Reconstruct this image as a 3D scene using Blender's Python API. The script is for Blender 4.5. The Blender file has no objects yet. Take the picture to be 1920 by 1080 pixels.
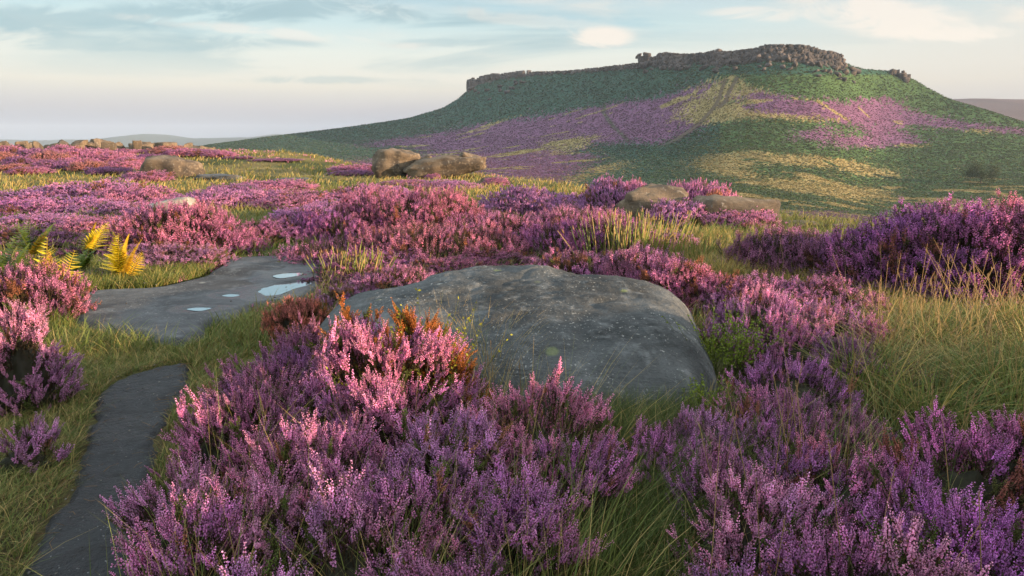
import bpy, bmesh, math, random
import numpy as np
from mathutils import Vector
from math import radians as R

SC = bpy.context.scene
COL = SC.collection

# ------------------------------------------------------------------ camera, sky, sun, exposure
ZC = 1.45
PITCH = R(12.1)
F = 1280.0            # focal length in pixels of the 1920 px wide photograph (24 mm on 36 mm)
cam_d = bpy.data.cameras.new("camera")
cam_d.lens = 24.0
cam_d.sensor_width = 36.0
cam_d.clip_start = 0.05
cam_d.clip_end = 20000
cam = bpy.data.objects.new("camera", cam_d)
COL.objects.link(cam)
cam.location = (0, 0, ZC)
cam.rotation_euler = (R(90) - PITCH, 0, 0)
SC.camera = cam

SUN_EL = R(8.0)
SUN_AZ = R(109.0)     # clockwise from the viewing direction: low, from behind on the right
SUN_DIR = Vector((math.sin(SUN_AZ) * math.cos(SUN_EL), math.cos(SUN_AZ) * math.cos(SUN_EL), math.sin(SUN_EL)))
sun_d = bpy.data.lights.new("sun", 'SUN')
sun_d.energy = 5.0
sun_d.angle = R(0.5)
sun_d.color = (1.0, 0.70, 0.45)
sun = bpy.data.objects.new("sun", sun_d)
COL.objects.link(sun)
sun.rotation_euler = SUN_DIR.to_track_quat('Z', 'Y').to_euler()

SC.view_settings.view_transform = 'Standard'
SC.view_settings.look = 'None'
SC.view_settings.gamma = 1.0
SC.view_settings.use_curve_mapping = False
SC.view_settings.exposure = 1.32
SC.cycles.max_bounces = 6
SC.cycles.diffuse_bounces = 3
SC.cycles.glossy_bounces = 2
SC.cycles.transmission_bounces = 3
SC.cycles.transparent_max_bounces = 4
SC.cycles.volume_bounces = 0
SC.cycles.use_denoising = True


def srgb(r, g, b):
    f = lambda c: (c / 255 / 12.92) if c / 255 <= 0.04045 else ((c / 255 + 0.055) / 1.055) ** 2.4
    return (f(r), f(g), f(b), 1.0)


class NT:
    """tiny helper round a node tree"""
    def __init__(self, nt):
        self.nt = nt
        nt.nodes.clear()

    def n(self, typ, props=None, **inp):
        nd = self.nt.nodes.new(typ)
        for k, v in (props or {}).items():
            setattr(nd, k, v)
        for k, v in inp.items():
            self.set(nd, k, v)
        return nd

    def set(self, nd, key, v):
        s = nd.inputs[int(key[1:])] if key[0] == 'i' and key[1:].isdigit() else nd.inputs[key.replace('_', ' ')]
        if isinstance(v, bpy.types.NodeSocket):
            self.nt.links.new(v, s)
        elif isinstance(v, bpy.types.Node):
            self.nt.links.new(v.outputs[0], s)
        else:
            s.default_value = v

    def math(self, op, a, b=0.0, c=None, clamp=False):
        kw = dict(i0=a, i1=b)
        if c is not None:
            kw['i2'] = c
        return self.n('ShaderNodeMath', {'operation': op, 'use_clamp': clamp}, **kw).outputs[0]

    def mapr(self, v, a, b, c=0.0, d=1.0, smooth=True):
        nd = self.n('ShaderNodeMapRange', {'interpolation_type': 'SMOOTHSTEP' if smooth else 'LINEAR', 'clamp': True})
        self.set(nd, 'i0', v)
        for k, x in zip(('i1', 'i2', 'i3', 'i4'), (a, b, c, d)):
            self.set(nd, k, x)
        return nd.outputs[0]

    def mix(self, f, a, b, blend='MIX'):
        nd = self.n('ShaderNodeMix', {'data_type': 'RGBA', 'blend_type': blend})
        for s in nd.inputs:
            if s.identifier == 'Factor_Float':
                fs = s
            if s.identifier == 'A_Color':
                sa = s
            if s.identifier == 'B_Color':
                sb = s
        for s, v in ((fs, f), (sa, a), (sb, b)):
            if isinstance(v, bpy.types.NodeSocket):
                self.nt.links.new(v, s)
            else:
                s.default_value = v
        return [o for o in nd.outputs if o.identifier == 'Result_Color'][0]

    def noise(self, vec, scale, detail=4.0, rough=0.55, dist=0.0):
        nd = self.n('ShaderNodeTexNoise', None, Scale=scale, Detail=detail, Roughness=rough, Distortion=dist)
        if vec is not None:
            self.set(nd, 'Vector', vec)
        return nd.outputs[0]

    def ramp(self, fac, stops):
        nd = self.n('ShaderNodeValToRGB')
        self.set(nd, 'i0', fac)
        cr = nd.color_ramp
        while len(cr.elements) < len(stops):
            cr.elements.new(0.5)
        for e, (p, c) in zip(cr.elements, stops):
            e.position = p
            e.color = c if len(c) == 4 else (*c, 1)
        return nd.outputs[0]


def build_world():
    w = bpy.data.worlds.new("World")
    SC.world = w
    w.use_nodes = True
    t = NT(w.node_tree)
    sky = t.n('ShaderNodeTexSky', {'sky_type': 'NISHITA', 'sun_disc': False, 'sun_elevation': SUN_EL,
                                   'sun_rotation': SUN_AZ, 'altitude': 350.0, 'air_density': 1.0,
                                   'dust_density': 1.5, 'ozone_density': 2.0})
    tc = t.n('ShaderNodeTexCoord')
    d = tc.outputs['Generated']
    sep = t.n('ShaderNodeSeparateXYZ', None, i0=d)
    x, y, z = sep.outputs
    # thin veil of evening cloud over the clear sky: its colour changes with height above the horizon
    zz = t.mapr(z, 0.0, 0.5, 0.0, 1.0, smooth=False)
    veil = t.ramp(zz, [(0.0, srgb(166, 184, 206)), (0.045, srgb(176, 184, 208)), (0.085, srgb(203, 198, 208)),
                       (0.145, srgb(236, 226, 212)), (0.235, srgb(234, 235, 224)), (0.31, srgb(206, 227, 227)),
                       (0.42, srgb(190, 208, 216)), (0.62, srgb(190, 200, 210)), (1.0, srgb(188, 198, 210))])
    veil = t.mix(t.mapr(x, 0.15, 0.75, 0.0, 0.55), veil, srgb(226, 212, 202))
    # streaks: project the direction on a high flat cloud deck
    zc = t.math('ADD', t.math('MAXIMUM', z, 0.0), 0.11)
    px_ = t.math('DIVIDE', x, zc)
    py_ = t.math('DIVIDE', y, zc)
    cv = t.n('ShaderNodeCombineXYZ', None, i0=t.math('MULTIPLY', px_, 0.55), i1=t.math('MULTIPLY', py_, 1.15), i2=0.0)
    st = t.noise(cv, 0.62, 6.0, 0.52, 0.6)
    grey = t.mapr(st, 0.48, 0.60)
    grey = t.math('MULTIPLY', grey, t.mapr(z, 0.05, 0.16))
    grey = t.math('MULTIPLY', grey, t.mapr(x, 0.35, -0.05, 0.15, 1.0))
    col = t.mix(t.math('MULTIPLY', grey, 0.9), veil, srgb(150, 182, 190))
    cv2 = t.n('ShaderNodeCombineXYZ', None, i0=t.math('MULTIPLY', px_, 0.9), i1=t.math('MULTIPLY', py_, 1.0), i2=3.7)
    pf = t.noise(cv2, 0.9, 7.0, 0.56, 0.4)
    puff = t.math('MULTIPLY', t.mapr(pf, 0.52, 0.66), t.mapr(z, 0.05, 0.10))
    puff = t.math('MULTIPLY', puff, t.mapr(x, -0.1, 0.25, 0.25, 0.9))
    col = t.mix(puff, col, srgb(250, 236, 220))
    st3 = t.noise(cv, 1.9, 5.0, 0.5, 0.3)
    blue = t.math('MULTIPLY', t.mapr(st3, 0.5, 0.7), t.mapr(z, 0.10, 0.19))
    col = t.mix(t.math('MULTIPLY', blue, 0.6), col, srgb(158, 202, 216))
    # separate cloud banks: (direction x/y, z/y, half widths, tilt, colour, strength)
    uu = t.math('DIVIDE', x, t.math('MAXIMUM', y, 0.05))
    ee = t.math('DIVIDE', z, t.math('MAXIMUM', y, 0.05))
    fine = t.noise(t.n('ShaderNodeCombineXYZ', None, i0=t.math('MULTIPLY', uu, 9.0), i1=t.math('MULTIPLY', ee, 26.0), i2=1.3), 1.0, 7.0, 0.62, 0.7)
    grey_c, warm_c = srgb(158, 186, 192), srgb(255, 241, 226)
    for u0, e0, su, se, tilt, cc, amt in ((-0.62, 0.165, 0.34, 0.020, 0.02, grey_c, 0.75), (-0.25, 0.178, 0.22, 0.017, -0.03, grey_c, 0.75), (-0.50, 0.135, 0.30, 0.012, 0.0, grey_c, 0.55),
                                     (-0.27, 0.085, 0.16, 0.006, 0.0, grey_c, 0.40), (-0.12, 0.133, 0.12, 0.008, 0.0, grey_c, 0.4), (0.122, 0.141, 0.045, 0.014, 0.0, warm_c, 0.95), (0.34, 0.172, 0.07, 0.010, 0.0, warm_c, 0.6),
                                     (0.53, 0.165, 0.13, 0.026, -0.12, warm_c, 0.9), (0.62, 0.148, 0.09, 0.012, 0.0, warm_c, 0.8), (0.02, 0.165, 0.15, 0.010, -0.1, warm_c, 0.35), (-0.30, 0.145, 0.25, 0.008, -0.1, warm_c, 0.5)):
        du = t.math('DIVIDE', t.math('SUBTRACT', uu, u0), su)
        de = t.math('DIVIDE', t.math('SUBTRACT', t.math('SUBTRACT', ee, e0), t.math('MULTIPLY', t.math('SUBTRACT', uu, u0), tilt)), se)
        g = t.math('POWER', 2.718, t.math('MULTIPLY', t.math('ADD', t.math('MULTIPLY', du, du), t.math('MULTIPLY', de, de)), -1.0))
        mk = t.mapr(t.math('MULTIPLY', g, t.mapr(fine, 0.30, 0.70, 0.25, 1.5)), 0.18, 0.80, 0.0, amt)
        mk = t.math('MULTIPLY', mk, t.mapr(y, 0.05, 0.3))
        col = t.mix(mk, col, cc)
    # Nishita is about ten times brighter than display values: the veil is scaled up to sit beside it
    # the higher sky, above the picture, is brightened as added fill for the shaded ground
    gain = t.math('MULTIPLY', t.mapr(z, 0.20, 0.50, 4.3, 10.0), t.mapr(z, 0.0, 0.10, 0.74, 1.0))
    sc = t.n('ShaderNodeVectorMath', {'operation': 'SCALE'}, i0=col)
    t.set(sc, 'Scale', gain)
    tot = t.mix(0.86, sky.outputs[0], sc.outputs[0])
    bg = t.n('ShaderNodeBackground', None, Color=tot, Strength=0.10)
    out = t.n('ShaderNodeOutputWorld')
    t.nt.links.new(bg.outputs[0], out.inputs[0])


build_world()

# ------------------------------------------------------------------ small numeric helpers
def hash3(ix, iy, iz, seed):
    with np.errstate(over='ignore'):
        h = (ix.astype(np.int64).astype(np.uint32) * np.uint32(374761393)
             + iy.astype(np.int64).astype(np.uint32) * np.uint32(668265263)
             + iz.astype(np.int64).astype(np.uint32) * np.uint32(2246822519)
             + np.uint32((seed * 3266489917 + 374761) & 0xffffffff))
        h = (h ^ (h >> np.uint32(13))) * np.uint32(1274126177)
        h = (h ^ (h >> np.uint32(15))) * np.uint32(2246822519)
        h = h ^ (h >> np.uint32(16))
    return h.astype(np.float64) / 4294967295.0


def vnoise(P, seed=0):
    P = np.asarray(P, dtype=np.float64)
    i = np.floor(P)
    f = P - i
    f = f * f * (3 - 2 * f)
    r = 0
    for dx in (0, 1):
        wx = f[..., 0] if dx else 1 - f[..., 0]
        for dy in (0, 1):
            wy = f[..., 1] if dy else 1 - f[..., 1]
            for dz in (0, 1):
                wz = f[..., 2] if dz else 1 - f[..., 2]
                r = r + wx * wy * wz * hash3(i[..., 0] + dx, i[..., 1] + dy, i[..., 2] + dz, seed)
    return r


def fbm(P, octaves=4, seed=0, gain=0.5):
    P = np.asarray(P, dtype=np.float64)
    a, s, tot = 1.0, 0.0, 0.0
    for o in range(octaves):
        s = s + a * (vnoise(P * (2.03 ** o) + 17.3 * o, seed + o) * 2 - 1)
        tot += a
        a *= gain
    return s / tot


def fbm2(x, y, sc, octaves=4, seed=0, gain=0.5):
    x = np.asarray(x, float)
    y = np.asarray(y, float)
    return fbm(np.stack([x / sc, y / sc, np.zeros_like(x) + 0.5], -1), octaves, seed, gain)


def sstep(a, b, x):
    t = np.clip((x - a) / (b - a), 0, 1)
    return t * t * (3 - 2 * t)


def lerp(a, b, t):
    return a + (b - a) * t


# pixel <-> world (only used to read positions off the photograph; every thing gets its own depth and size)
CP, SP = math.cos(PITCH), math.sin(PITCH)
def px_dir(px, row):
    a = (np.asarray(px, float) - 960) / F
    b = (540 - np.asarray(row, float)) / F
    dy = CP + b * SP
    dz = -SP + b * CP
    return a / dy, dz / dy            # x per Y, z-drop per Y


def at(px, row, Y):
    u, e = px_dir(px, row)
    return np.array([u * Y, Y, ZC + e * Y])


def project(x, y, z):
    d = z - ZC
    fwd = y * CP - d * SP
    up = y * SP + d * CP
    fwd = np.where(fwd < 1e-3, 1e-3, fwd)
    return 960 + F * x / fwd, 540 - F * up / fwd


# ------------------------------------------------------------------ the shape of the land
def table(pts):
    pts = np.array(pts, float)
    return pts[np.argsort(pts[:, 0])]

_sky = table([(-300, 330), (0, 318), (200, 305), (300, 292), (380, 273), (500, 257), (640, 240), (760, 223), (830, 203), (866, 181),
              (885, 160), (905, 150), (940, 143), (985, 138), (1060, 134), (1130, 127), (1195, 119), (1240, 110), (1290, 106),
              (1340, 102), (1400, 98), (1440, 93), (1470, 91), (1520, 94), (1560, 103), (1585, 118), (1610, 128), (1640, 131),
              (1680, 134), (1703, 143), (1740, 165), (1780, 186), (1850, 206), (1920, 229), (2050, 255), (2250, 275)])
_su, _se = px_dir(_sky[:, 0], _sky[:, 1])
_yr = table([(-300, 400), (0, 400), (300, 430), (500, 520), (700, 640), (860, 700), (1000, 640), (1200, 530), (1350, 450), (1430, 432),
             (1580, 432), (1640, 500), (1700, 505), (1800, 460), (1920, 430), (2250, 400)])
_yru = (_yr[:, 0] - 960) / F / 1.04
_bot = table([(-300, 360), (0, 345), (400, 330), (650, 330), (900, 352), (1050, 362), (1200, 378), (1450, 418), (1650, 428),
              (1920, 430), (2250, 430)])
_bu, _be = px_dir(_bot[:, 0], _bot[:, 1])
_y0 = table([(-300, 120), (400, 112), (900, 105), (1200, 96), (1450, 90), (1920, 85), (2250, 85)])
_y0u = (_y0[:, 0] - 960) / F / 1.0
_ed = table([(-300, 60), (300, 54), (450, 46), (650, 38), (900, 32), (1050, 24), (1200, 17.5), (1450, 14), (1600, 12), (1920, 11), (2250, 11)])
_edu = (_ed[:, 0] - 960) / F



def smooth_table(u, v, w):
    g = np.linspace(-1.1, 1.1, 2201)
    q = np.interp(g, u, v)
    k = np.exp(-0.5 * (np.arange(-200, 201) / (w * 1000)) ** 2)
    k /= k.sum()
    return g, np.convolve(np.pad(q, 200, mode='edge'), k, mode='valid')

T_ED = smooth_table(_edu, _ed[:, 1], 0.04)
T_Y0 = smooth_table(_y0u, _y0[:, 1], 0.06)
T_BE = smooth_table(_bu, _be, 0.05)
T_YR = smooth_table(_yru, _yr[:, 1], 0.03)
T_ES = smooth_table(_su, _se, 0.006)
T_ESW = smooth_table(_su, _se, 0.05)
SUNX, SUNY = math.sin(SUN_AZ), math.cos(SUN_AZ)


def near_ground(x, y):
    z = 0.07 * fbm2(x, y, 3.2, 4, 11) + 0.025 * fbm2(x, y, 0.6, 3, 12)
    z = z * sstep(0.5, 3.0, np.hypot(x, y) + 0.8)
    z = z + 0.9 * sstep(24, 46, y) * sstep(-5, -13, x) * (1 + 0.25 * fbm2(x, y, 9, 3, 13))
    # an added bank, unseen on the sunward side of the path, shaped to shade the foreground
    s = x * SUNX + y * SUNY
    p = -x * SUNY + y * SUNX
    z = z + 1.36 * np.exp(-((s - 5.6) / 1.5) ** 2) * sstep(-9, -6, p) * sstep(5.5, 4.3, p) * (1 + 0.22 * fbm2(x, y, 1.7, 3, 19))
    return z


def land(x, y):
    x = np.asarray(x, float)
    y = np.asarray(y, float)
    r = np.hypot(x, y)
    az = np.arctan2(x, y)
    azc = np.clip(az, -R(46), R(46))
    u = np.tan(azc)
    Y = r * np.cos(azc)
    zn = near_ground(x, y)
    Ye = np.interp(u, *T_ED)
    Y0 = np.interp(u, *T_Y0)
    e0 = np.interp(u, *T_BE)
    Yr = np.interp(u, *T_YR)
    t = np.clip((Y - Y0) / (Yr - Y0), 0, 1)
    es = lerp(np.interp(u, *T_ESW), np.interp(u, *T_ES), sstep(0.75, 1.0, t))
    g = t ** 1.55
    lump = (1.1 * fbm2(x, y, 34, 4, 21) + 0.45 * fbm2(x, y, 7, 3, 22)) * sstep(0.0, 0.08, t) * sstep(1.02, 0.9, t)
    zh = ZC + (e0 + (es - e0) * g) * np.minimum(Y, Yr) + lump
    d = np.maximum(Y - Yr, 0)
    zr = ZC + es * Yr
    zb = lerp(zh, -45.0, sstep(50, 800, d)) - np.minimum(0.03 * d, 3)
    z0 = ZC + e0 * Y0
    s = np.clip((Y - Ye) / np.maximum(Y0 - Ye, 1), 0, 1)
    zm = zn + (z0 - zn) * (1 - (1 - s) ** 1.7)
    z = np.where(Y < Ye, zn, np.where(Y < Y0, zm, np.where(Y < Yr, zh, zb)))
    back = zn - 30 * sstep(90, 700, r)
    w = sstep(R(50), R(95), np.abs(az))
    return lerp(z, back, w)


def land1(x, y):
    return float(land(np.array([x]), np.array([y]))[0])


_march = np.geomspace(0.9, 900, 6000)
def ground_at(px, row):
    u, e = px_dir(px, row)
    xs = u * _march
    zs = ZC + e * _march
    hit = np.nonzero(zs <= land(xs, _march))[0]
    k = hit[0] if len(hit) else len(_march) - 1
    return np.array([xs[k], _march[k], float(land(xs[k:k + 1], _march[k:k + 1])[0])])


def in_poly(px, py, poly):
    poly = np.asarray(poly, float)
    inside = np.zeros(np.shape(px), bool)
    n = len(poly)
    j = n - 1
    for i in range(n):
        xi, yi = poly[i]
        xj, yj = poly[j]
        c = ((yi > py) != (yj > py)) & (px < (xj - xi) * (py - yi) / (yj - yi + 1e-12) + xi)
        inside ^= c
        j = i
    return inside


def poly_dist(px, py, poly):
    poly = np.asarray(poly, float)
    best = np.full(np.shape(px), 1e9)
    for i in range(len(poly)):
        a = poly[i - 1]
        b = poly[i]
        ab = b - a
        t = np.clip(((px - a[0]) * ab[0] + (py - a[1]) * ab[1]) / (ab @ ab + 1e-12), 0, 1)
        best = np.minimum(best, np.hypot(px - a[0] - t * ab[0], py - a[1] - t * ab[1]))
    return best


def ground_poly(pts):
    return np.array([ground_at(px, r)[:2] for px, r in pts])


def curve_poly(P, n=8):
    """closed Catmull-Rom through the points"""
    P = np.asarray(P, float)
    out = []
    m = len(P)
    for i in range(m):
        p0, p1, p2, p3 = P[i - 1], P[i], P[(i + 1) % m], P[(i + 2) % m]
        for k in range(n):
            t = k / n
            out.append(0.5 * ((2 * p1) + (-p0 + p2) * t + (2 * p0 - 5 * p1 + 4 * p2 - p3) * t * t + (-p0 + 3 * p1 - 3 * p2 + p3) * t ** 3))
    return np.array(out)


# ------------------------------------------------------------------ mesh and object helpers
def make_mesh(name, V, Fc, mat, col=None, smooth=False):
    V = np.ascontiguousarray(V, dtype=np.float32)
    Fc = np.ascontiguousarray(Fc, dtype=np.int32)
    k = Fc.shape[1]
    me = bpy.data.meshes.new(name)
    me.vertices.add(len(V))
    me.vertices.foreach_set('co', V.ravel())
    me.loops.add(len(Fc) * k)
    me.loops.foreach_set('vertex_index', Fc.ravel())
    me.polygons.add(len(Fc))
    me.polygons.foreach_set('loop_start', np.arange(0, len(Fc) * k, k, dtype=np.int32))
    me.polygons.foreach_set('loop_total', np.full(len(Fc), k, dtype=np.int32))
    if smooth:
        me.polygons.foreach_set('use_smooth', np.ones(len(Fc), dtype=bool))
    if col is not None:
        a = me.attributes.new('col', 'FLOAT_COLOR', 'POINT')
        c = np.ones((len(V), 4), np.float32)
        c[:, :3] = col
        a.data.foreach_set('color', c.ravel())
    me.update(calc_edges=True)
    me.materials.append(mat)
    return me


def link(name, me, parent=None, loc=None):
    o = bpy.data.objects.new(name, me)
    COL.objects.link(o)
    if parent is not None:
        o.parent = parent
    if loc is not None:
        o.location = loc
    return o


def tag(o, label=None, cat=None, group=None, kind=None):
    if label:
        o['label'] = label
    if cat:
        o['category'] = cat
    if group:
        o['group'] = group
    if kind:
        o['kind'] = kind
    return o


def grid_faces(nr, nc, wrap=False):
    i, j = np.meshgrid(np.arange(nr - 1), np.arange(nc if wrap else nc - 1), indexing='ij')
    j2 = (j + 1) % nc
    return np.stack([i * nc + j, i * nc + j2, (i + 1) * nc + j2, (i + 1) * nc + j], -1).reshape(-1, 4)


class Acc:
    """collects triangles for one mesh"""
    def __init__(self):
        self.V, self.F, self.C, self.n = [], [], [], 0

    def add(self, V, Fc, c):
        V = np.asarray(V, float).reshape(-1, 3)
        Fc = np.asarray(Fc, int)
        if Fc.shape[1] == 4:
            Fc = np.concatenate([Fc[:, [0, 1, 2]], Fc[:, [0, 2, 3]]])
        self.V.append(V)
        self.F.append(Fc + self.n)
        self.C.append(np.broadcast_to(np.asarray(c, float), (len(V), 3)))
        self.n += len(V)

    def arrays(self):
        return np.concatenate(self.V), np.concatenate(self.F), np.concatenate(self.C)

    def mesh(self, name, mat, smooth=False):
        V, Fc, C_ = self.arrays()
        return make_mesh(name, V, Fc, mat, C_, smooth)


# ------------------------------------------------------------------ materials
def new_mat(name):
    m = bpy.data.materials.new(name)
    m.use_nodes = True
    return m, NT(m.node_tree)


def finish(t, shader):
    out = t.n('ShaderNodeOutputMaterial')
    t.nt.links.new(shader, out.inputs[0])


def leaf_mat(name, transl=0.3, rough=0.6, tint=True, var=0.25):
    """colour comes from the mesh's own colour attribute times the plant's own tint"""
    m, t = new_mat(name)
    a = t.n('ShaderNodeAttribute', {'attribute_name': 'col'})
    c = a.outputs['Color']
    oi = t.n('ShaderNodeObjectInfo')
    if tint:
        c = t.mix(1.0, c, oi.outputs['Color'], 'MULTIPLY')
    p = t.n('ShaderNodeBsdfPrincipled', None, Base_Color=c, Roughness=rough)
    p.inputs['Specular IOR Level'].default_value = 0.25
    tr = t.n('ShaderNodeBsdfTranslucent', None, Color=c)
    mx = t.n('ShaderNodeMixShader', None, i0=transl, i1=p.outputs[0], i2=tr.outputs[0])
    finish(t, mx.outputs[0])
    return m


M_FLOWER = leaf_mat('heather_flower', 0.30, 0.6)
M_FOLIAGE = leaf_mat('heather_foliage', 0.12, 0.65, tint=False)
M_GRASS = leaf_mat('grass_blade', 0.30, 0.5, tint=False)
M_LEAF = leaf_mat('leaf', 0.35, 0.45, tint=True)


def rock_mat(name, base, dark, light, lichen=0.5, scale=1.0, speck=60.0, bump=0.5, wet=False):
    m, t = new_mat(name)
    tc = t.n('ShaderNodeTexCoord')
    v = tc.outputs['Object']
    n1 = t.noise(v, 1.1 * scale, 6.0, 0.6, 0.4)
    n2 = t.noise(v, 7.0 * scale, 6.0, 0.65, 0.2)
    n3 = t.noise(v, 55.0 * scale, 3.0, 0.7)
    c = t.mix(t.mapr(n1, 0.36, 0.64), base, dark)
    c = t.mix(t.math('MULTIPLY', t.mapr(n2, 0.50, 0.70), 0.65), c, light)
    c = t.mix(t.math('MULTIPLY', t.mapr(n3, 0.52, 0.72), 0.55), c, dark)
    ns = t.noise(v, speck * scale, 2.0, 0.5)
    n4 = t.noise(v, 3.2 * scale, 4.0, 0.6)
    sp = t.math('MULTIPLY', t.mapr(ns, 0.62, 0.70), t.mapr(n4, 0.44, 0.58, 0.15, 1.0))
    c = t.mix(t.math('MULTIPLY', sp, lichen), c, (0.46, 0.46, 0.42, 1))
    mp = t.n('ShaderNodeMapping', None, Vector=v)
    mp.inputs['Scale'].default_value = (0.6, 1.2, 5.0)
    bed = t.noise(mp.outputs[0], 2.6 * scale, 5.0, 0.65, 0.5)
    c = t.mix(t.mapr(bed, 0.56, 0.72, 0.0, 0.65), c, dark)
    # rounded pale and yellow-green lichen spots
    vl = t.n('ShaderNodeTexVoronoi', None, Scale=3.4 * scale)
    t.set(vl, 'Vector', v)
    vd = t.math('ADD', vl.outputs[0], t.math('MULTIPLY', t.math('SUBTRACT', n2, 0.5), 0.22))
    hue = t.n('ShaderNodeSeparateColor', None, i0=vl.outputs['Color'])
    lc = t.mix(t.mapr(hue.outputs[0], 0.4, 0.6), (0.42, 0.44, 0.40, 1), (0.22, 0.26, 0.09, 1))
    lm = t.math('MULTIPLY', t.mapr(vd, 0.15, 0.07), t.mapr(hue.outputs[1], 0.45, 0.6))
    c = t.mix(t.math('MULTIPLY', lm, lichen), c, lc)
    hgt = t.math('ADD', t.math('ADD', t.math('MULTIPLY', n2, 0.6), t.math('MULTIPLY', n3, 0.35)), t.math('MULTIPLY', bed, 0.9))
    b = t.n('ShaderNodeBump', None, Strength=bump, Distance=0.04 / scale, Height=hgt)
    rgh = 0.85
    if wet:      # the damp margin of a puddle is darker and glossier rock
        wa = t.n('ShaderNodeAttribute', {'attribute_name': 'col'}).outputs['Fac']
        wf = t.mapr(t.math('ADD', wa, t.math('MULTIPLY', t.math('SUBTRACT', n2, 0.5), 0.9)), 0.25, 0.75)
        c = t.mix(t.math('MULTIPLY', wf, 0.62), c, (0.012, 0.013, 0.014, 1))
        rgh = t.mapr(wf, 0.0, 1.0, 0.85, 0.28)
    p = t.n('ShaderNodeBsdfPrincipled', None, Base_Color=c, Roughness=rgh, Normal=b.outputs[0])
    p.inputs['Specular IOR Level'].default_value = 0.3
    finish(t, p.outputs[0])
    return m


M_BOULDER = rock_mat('grey_gritstone', (0.098, 0.105, 0.104, 1), (0.028, 0.031, 0.031, 1), (0.17, 0.18, 0.178, 1), 0.55, 1.0, 60, 0.9)
M_SLAB = rock_mat('slab_gritstone', (0.105, 0.11, 0.112, 1), (0.038, 0.04, 0.042, 1), (0.155, 0.165, 0.165, 1), 0.35, 0.8, 60, 0.4)
M_WET = rock_mat('puddled_gritstone', (0.105, 0.11, 0.112, 1), (0.038, 0.04, 0.042, 1), (0.155, 0.165, 0.165, 1), 0.35, 0.8, 60, 0.5, True)
M_ROCK = rock_mat('brown_gritstone', (0.19, 0.14, 0.09, 1), (0.055, 0.045, 0.035, 1), (0.27, 0.21, 0.14, 1), 0.3, 1.0, 14, 1.0)
M_CRAG = rock_mat('crag_gritstone', (0.115, 0.093, 0.083, 1), (0.035, 0.032, 0.032, 1), (0.17, 0.14, 0.12, 1), 0.0, 0.05, 10, 0.8)


def land_mat():
    m, t = new_mat('moorland')
    a = t.n('ShaderNodeAttribute', {'attribute_name': 'col'})
    g = t.n('ShaderNodeNewGeometry')
    v = g.outputs['Position']
    n1 = t.noise(v, 0.9, 5.0, 0.62)
    n2 = t.noise(v, 14.0, 4.0, 0.65)
    f = t.math('ADD', t.mapr(n1, 0.25, 0.75, 0.55, 1.4, smooth=False), t.mapr(n2, 0.25, 0.75, -0.35, 0.35, smooth=False))
    sc = t.n('ShaderNodeVectorMath', {'operation': 'SCALE'}, i0=a.outputs['Color'])
    t.set(sc, 'Scale', f)
    b = t.n('ShaderNodeBump', None, Strength=0.6, Distance=0.25, Height=t.math('ADD', n1, t.math('MULTIPLY', n2, 0.12)))
    p = t.n('ShaderNodeBsdfPrincipled', None, Base_Color=sc.outputs[0], Roughness=0.95, Normal=b.outputs[0])
    p.inputs['Specular IOR Level'].default_value = 0.1
    finish(t, p.outputs[0])
    return m


M_LAND = land_mat()


def path_mat():
    m, t = new_mat('wet_grit_path')
    tc = t.n('ShaderNodeTexCoord')
    v = tc.outputs['Object']
    n1 = t.noise(v, 2.2, 5.0, 0.6)
    n2 = t.noise(v, 40.0, 4.0, 0.7)
    vo = t.n('ShaderNodeTexVoronoi', None, Scale=70.0)
    t.set(vo, 'Vector', v)
    c = t.mix(t.mapr(n1, 0.38, 0.62), (0.013, 0.013, 0.014, 1), (0.034, 0.036, 0.037, 1))
    c = t.mix(t.math('MULTIPLY', t.mapr(n2, 0.5, 0.7), 0.6), c, (0.018, 0.018, 0.018, 1))
    n5 = t.noise(v, 7.0, 6.0, 0.7, 0.4)
    c = t.mix(t.mapr(n5, 0.48, 0.68, 0.0, 0.8), c, (0.010, 0.009, 0.008, 1))
    gr = t.noise(v, 95.0, 2.0, 0.5)
    c = t.mix(t.math('MULTIPLY', t.mapr(gr, 0.67, 0.74), t.mapr(n5, 0.58, 0.44, 0.0, 0.8)), c, (0.30, 0.30, 0.29, 1))
    b = t.n('ShaderNodeBump', None, Strength=0.8, Distance=0.03, Height=t.math('ADD', n2, t.math('MULTIPLY', n5, 1.5)))
    p = t.n('ShaderNodeBsdfPrincipled', None, Base_Color=c, Normal=b.outputs[0], Roughness=t.mapr(n1, 0.4, 0.62, 0.42, 0.75))
    p.inputs['Specular IOR Level'].default_value = 0.3
    finish(t, p.outputs[0])
    return m


M_PATH = path_mat()


def simple_mat(name, c, rough=0.8, spec=0.3):
    m, t = new_mat(name)
    v = t.n('ShaderNodeTexCoord').outputs['Object']
    n = t.noise(v, 6.0, 4.0, 0.6)
    cc = t.mix(t.mapr(n, 0.3, 0.7), c, tuple(x * 0.6 for x in c[:3]) + (1,))
    p = t.n('ShaderNodeBsdfPrincipled', None, Base_Color=cc, Roughness=rough)
    p.inputs['Specular IOR Level'].default_value = spec
    finish(t, p.outputs[0])
    return m


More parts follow.
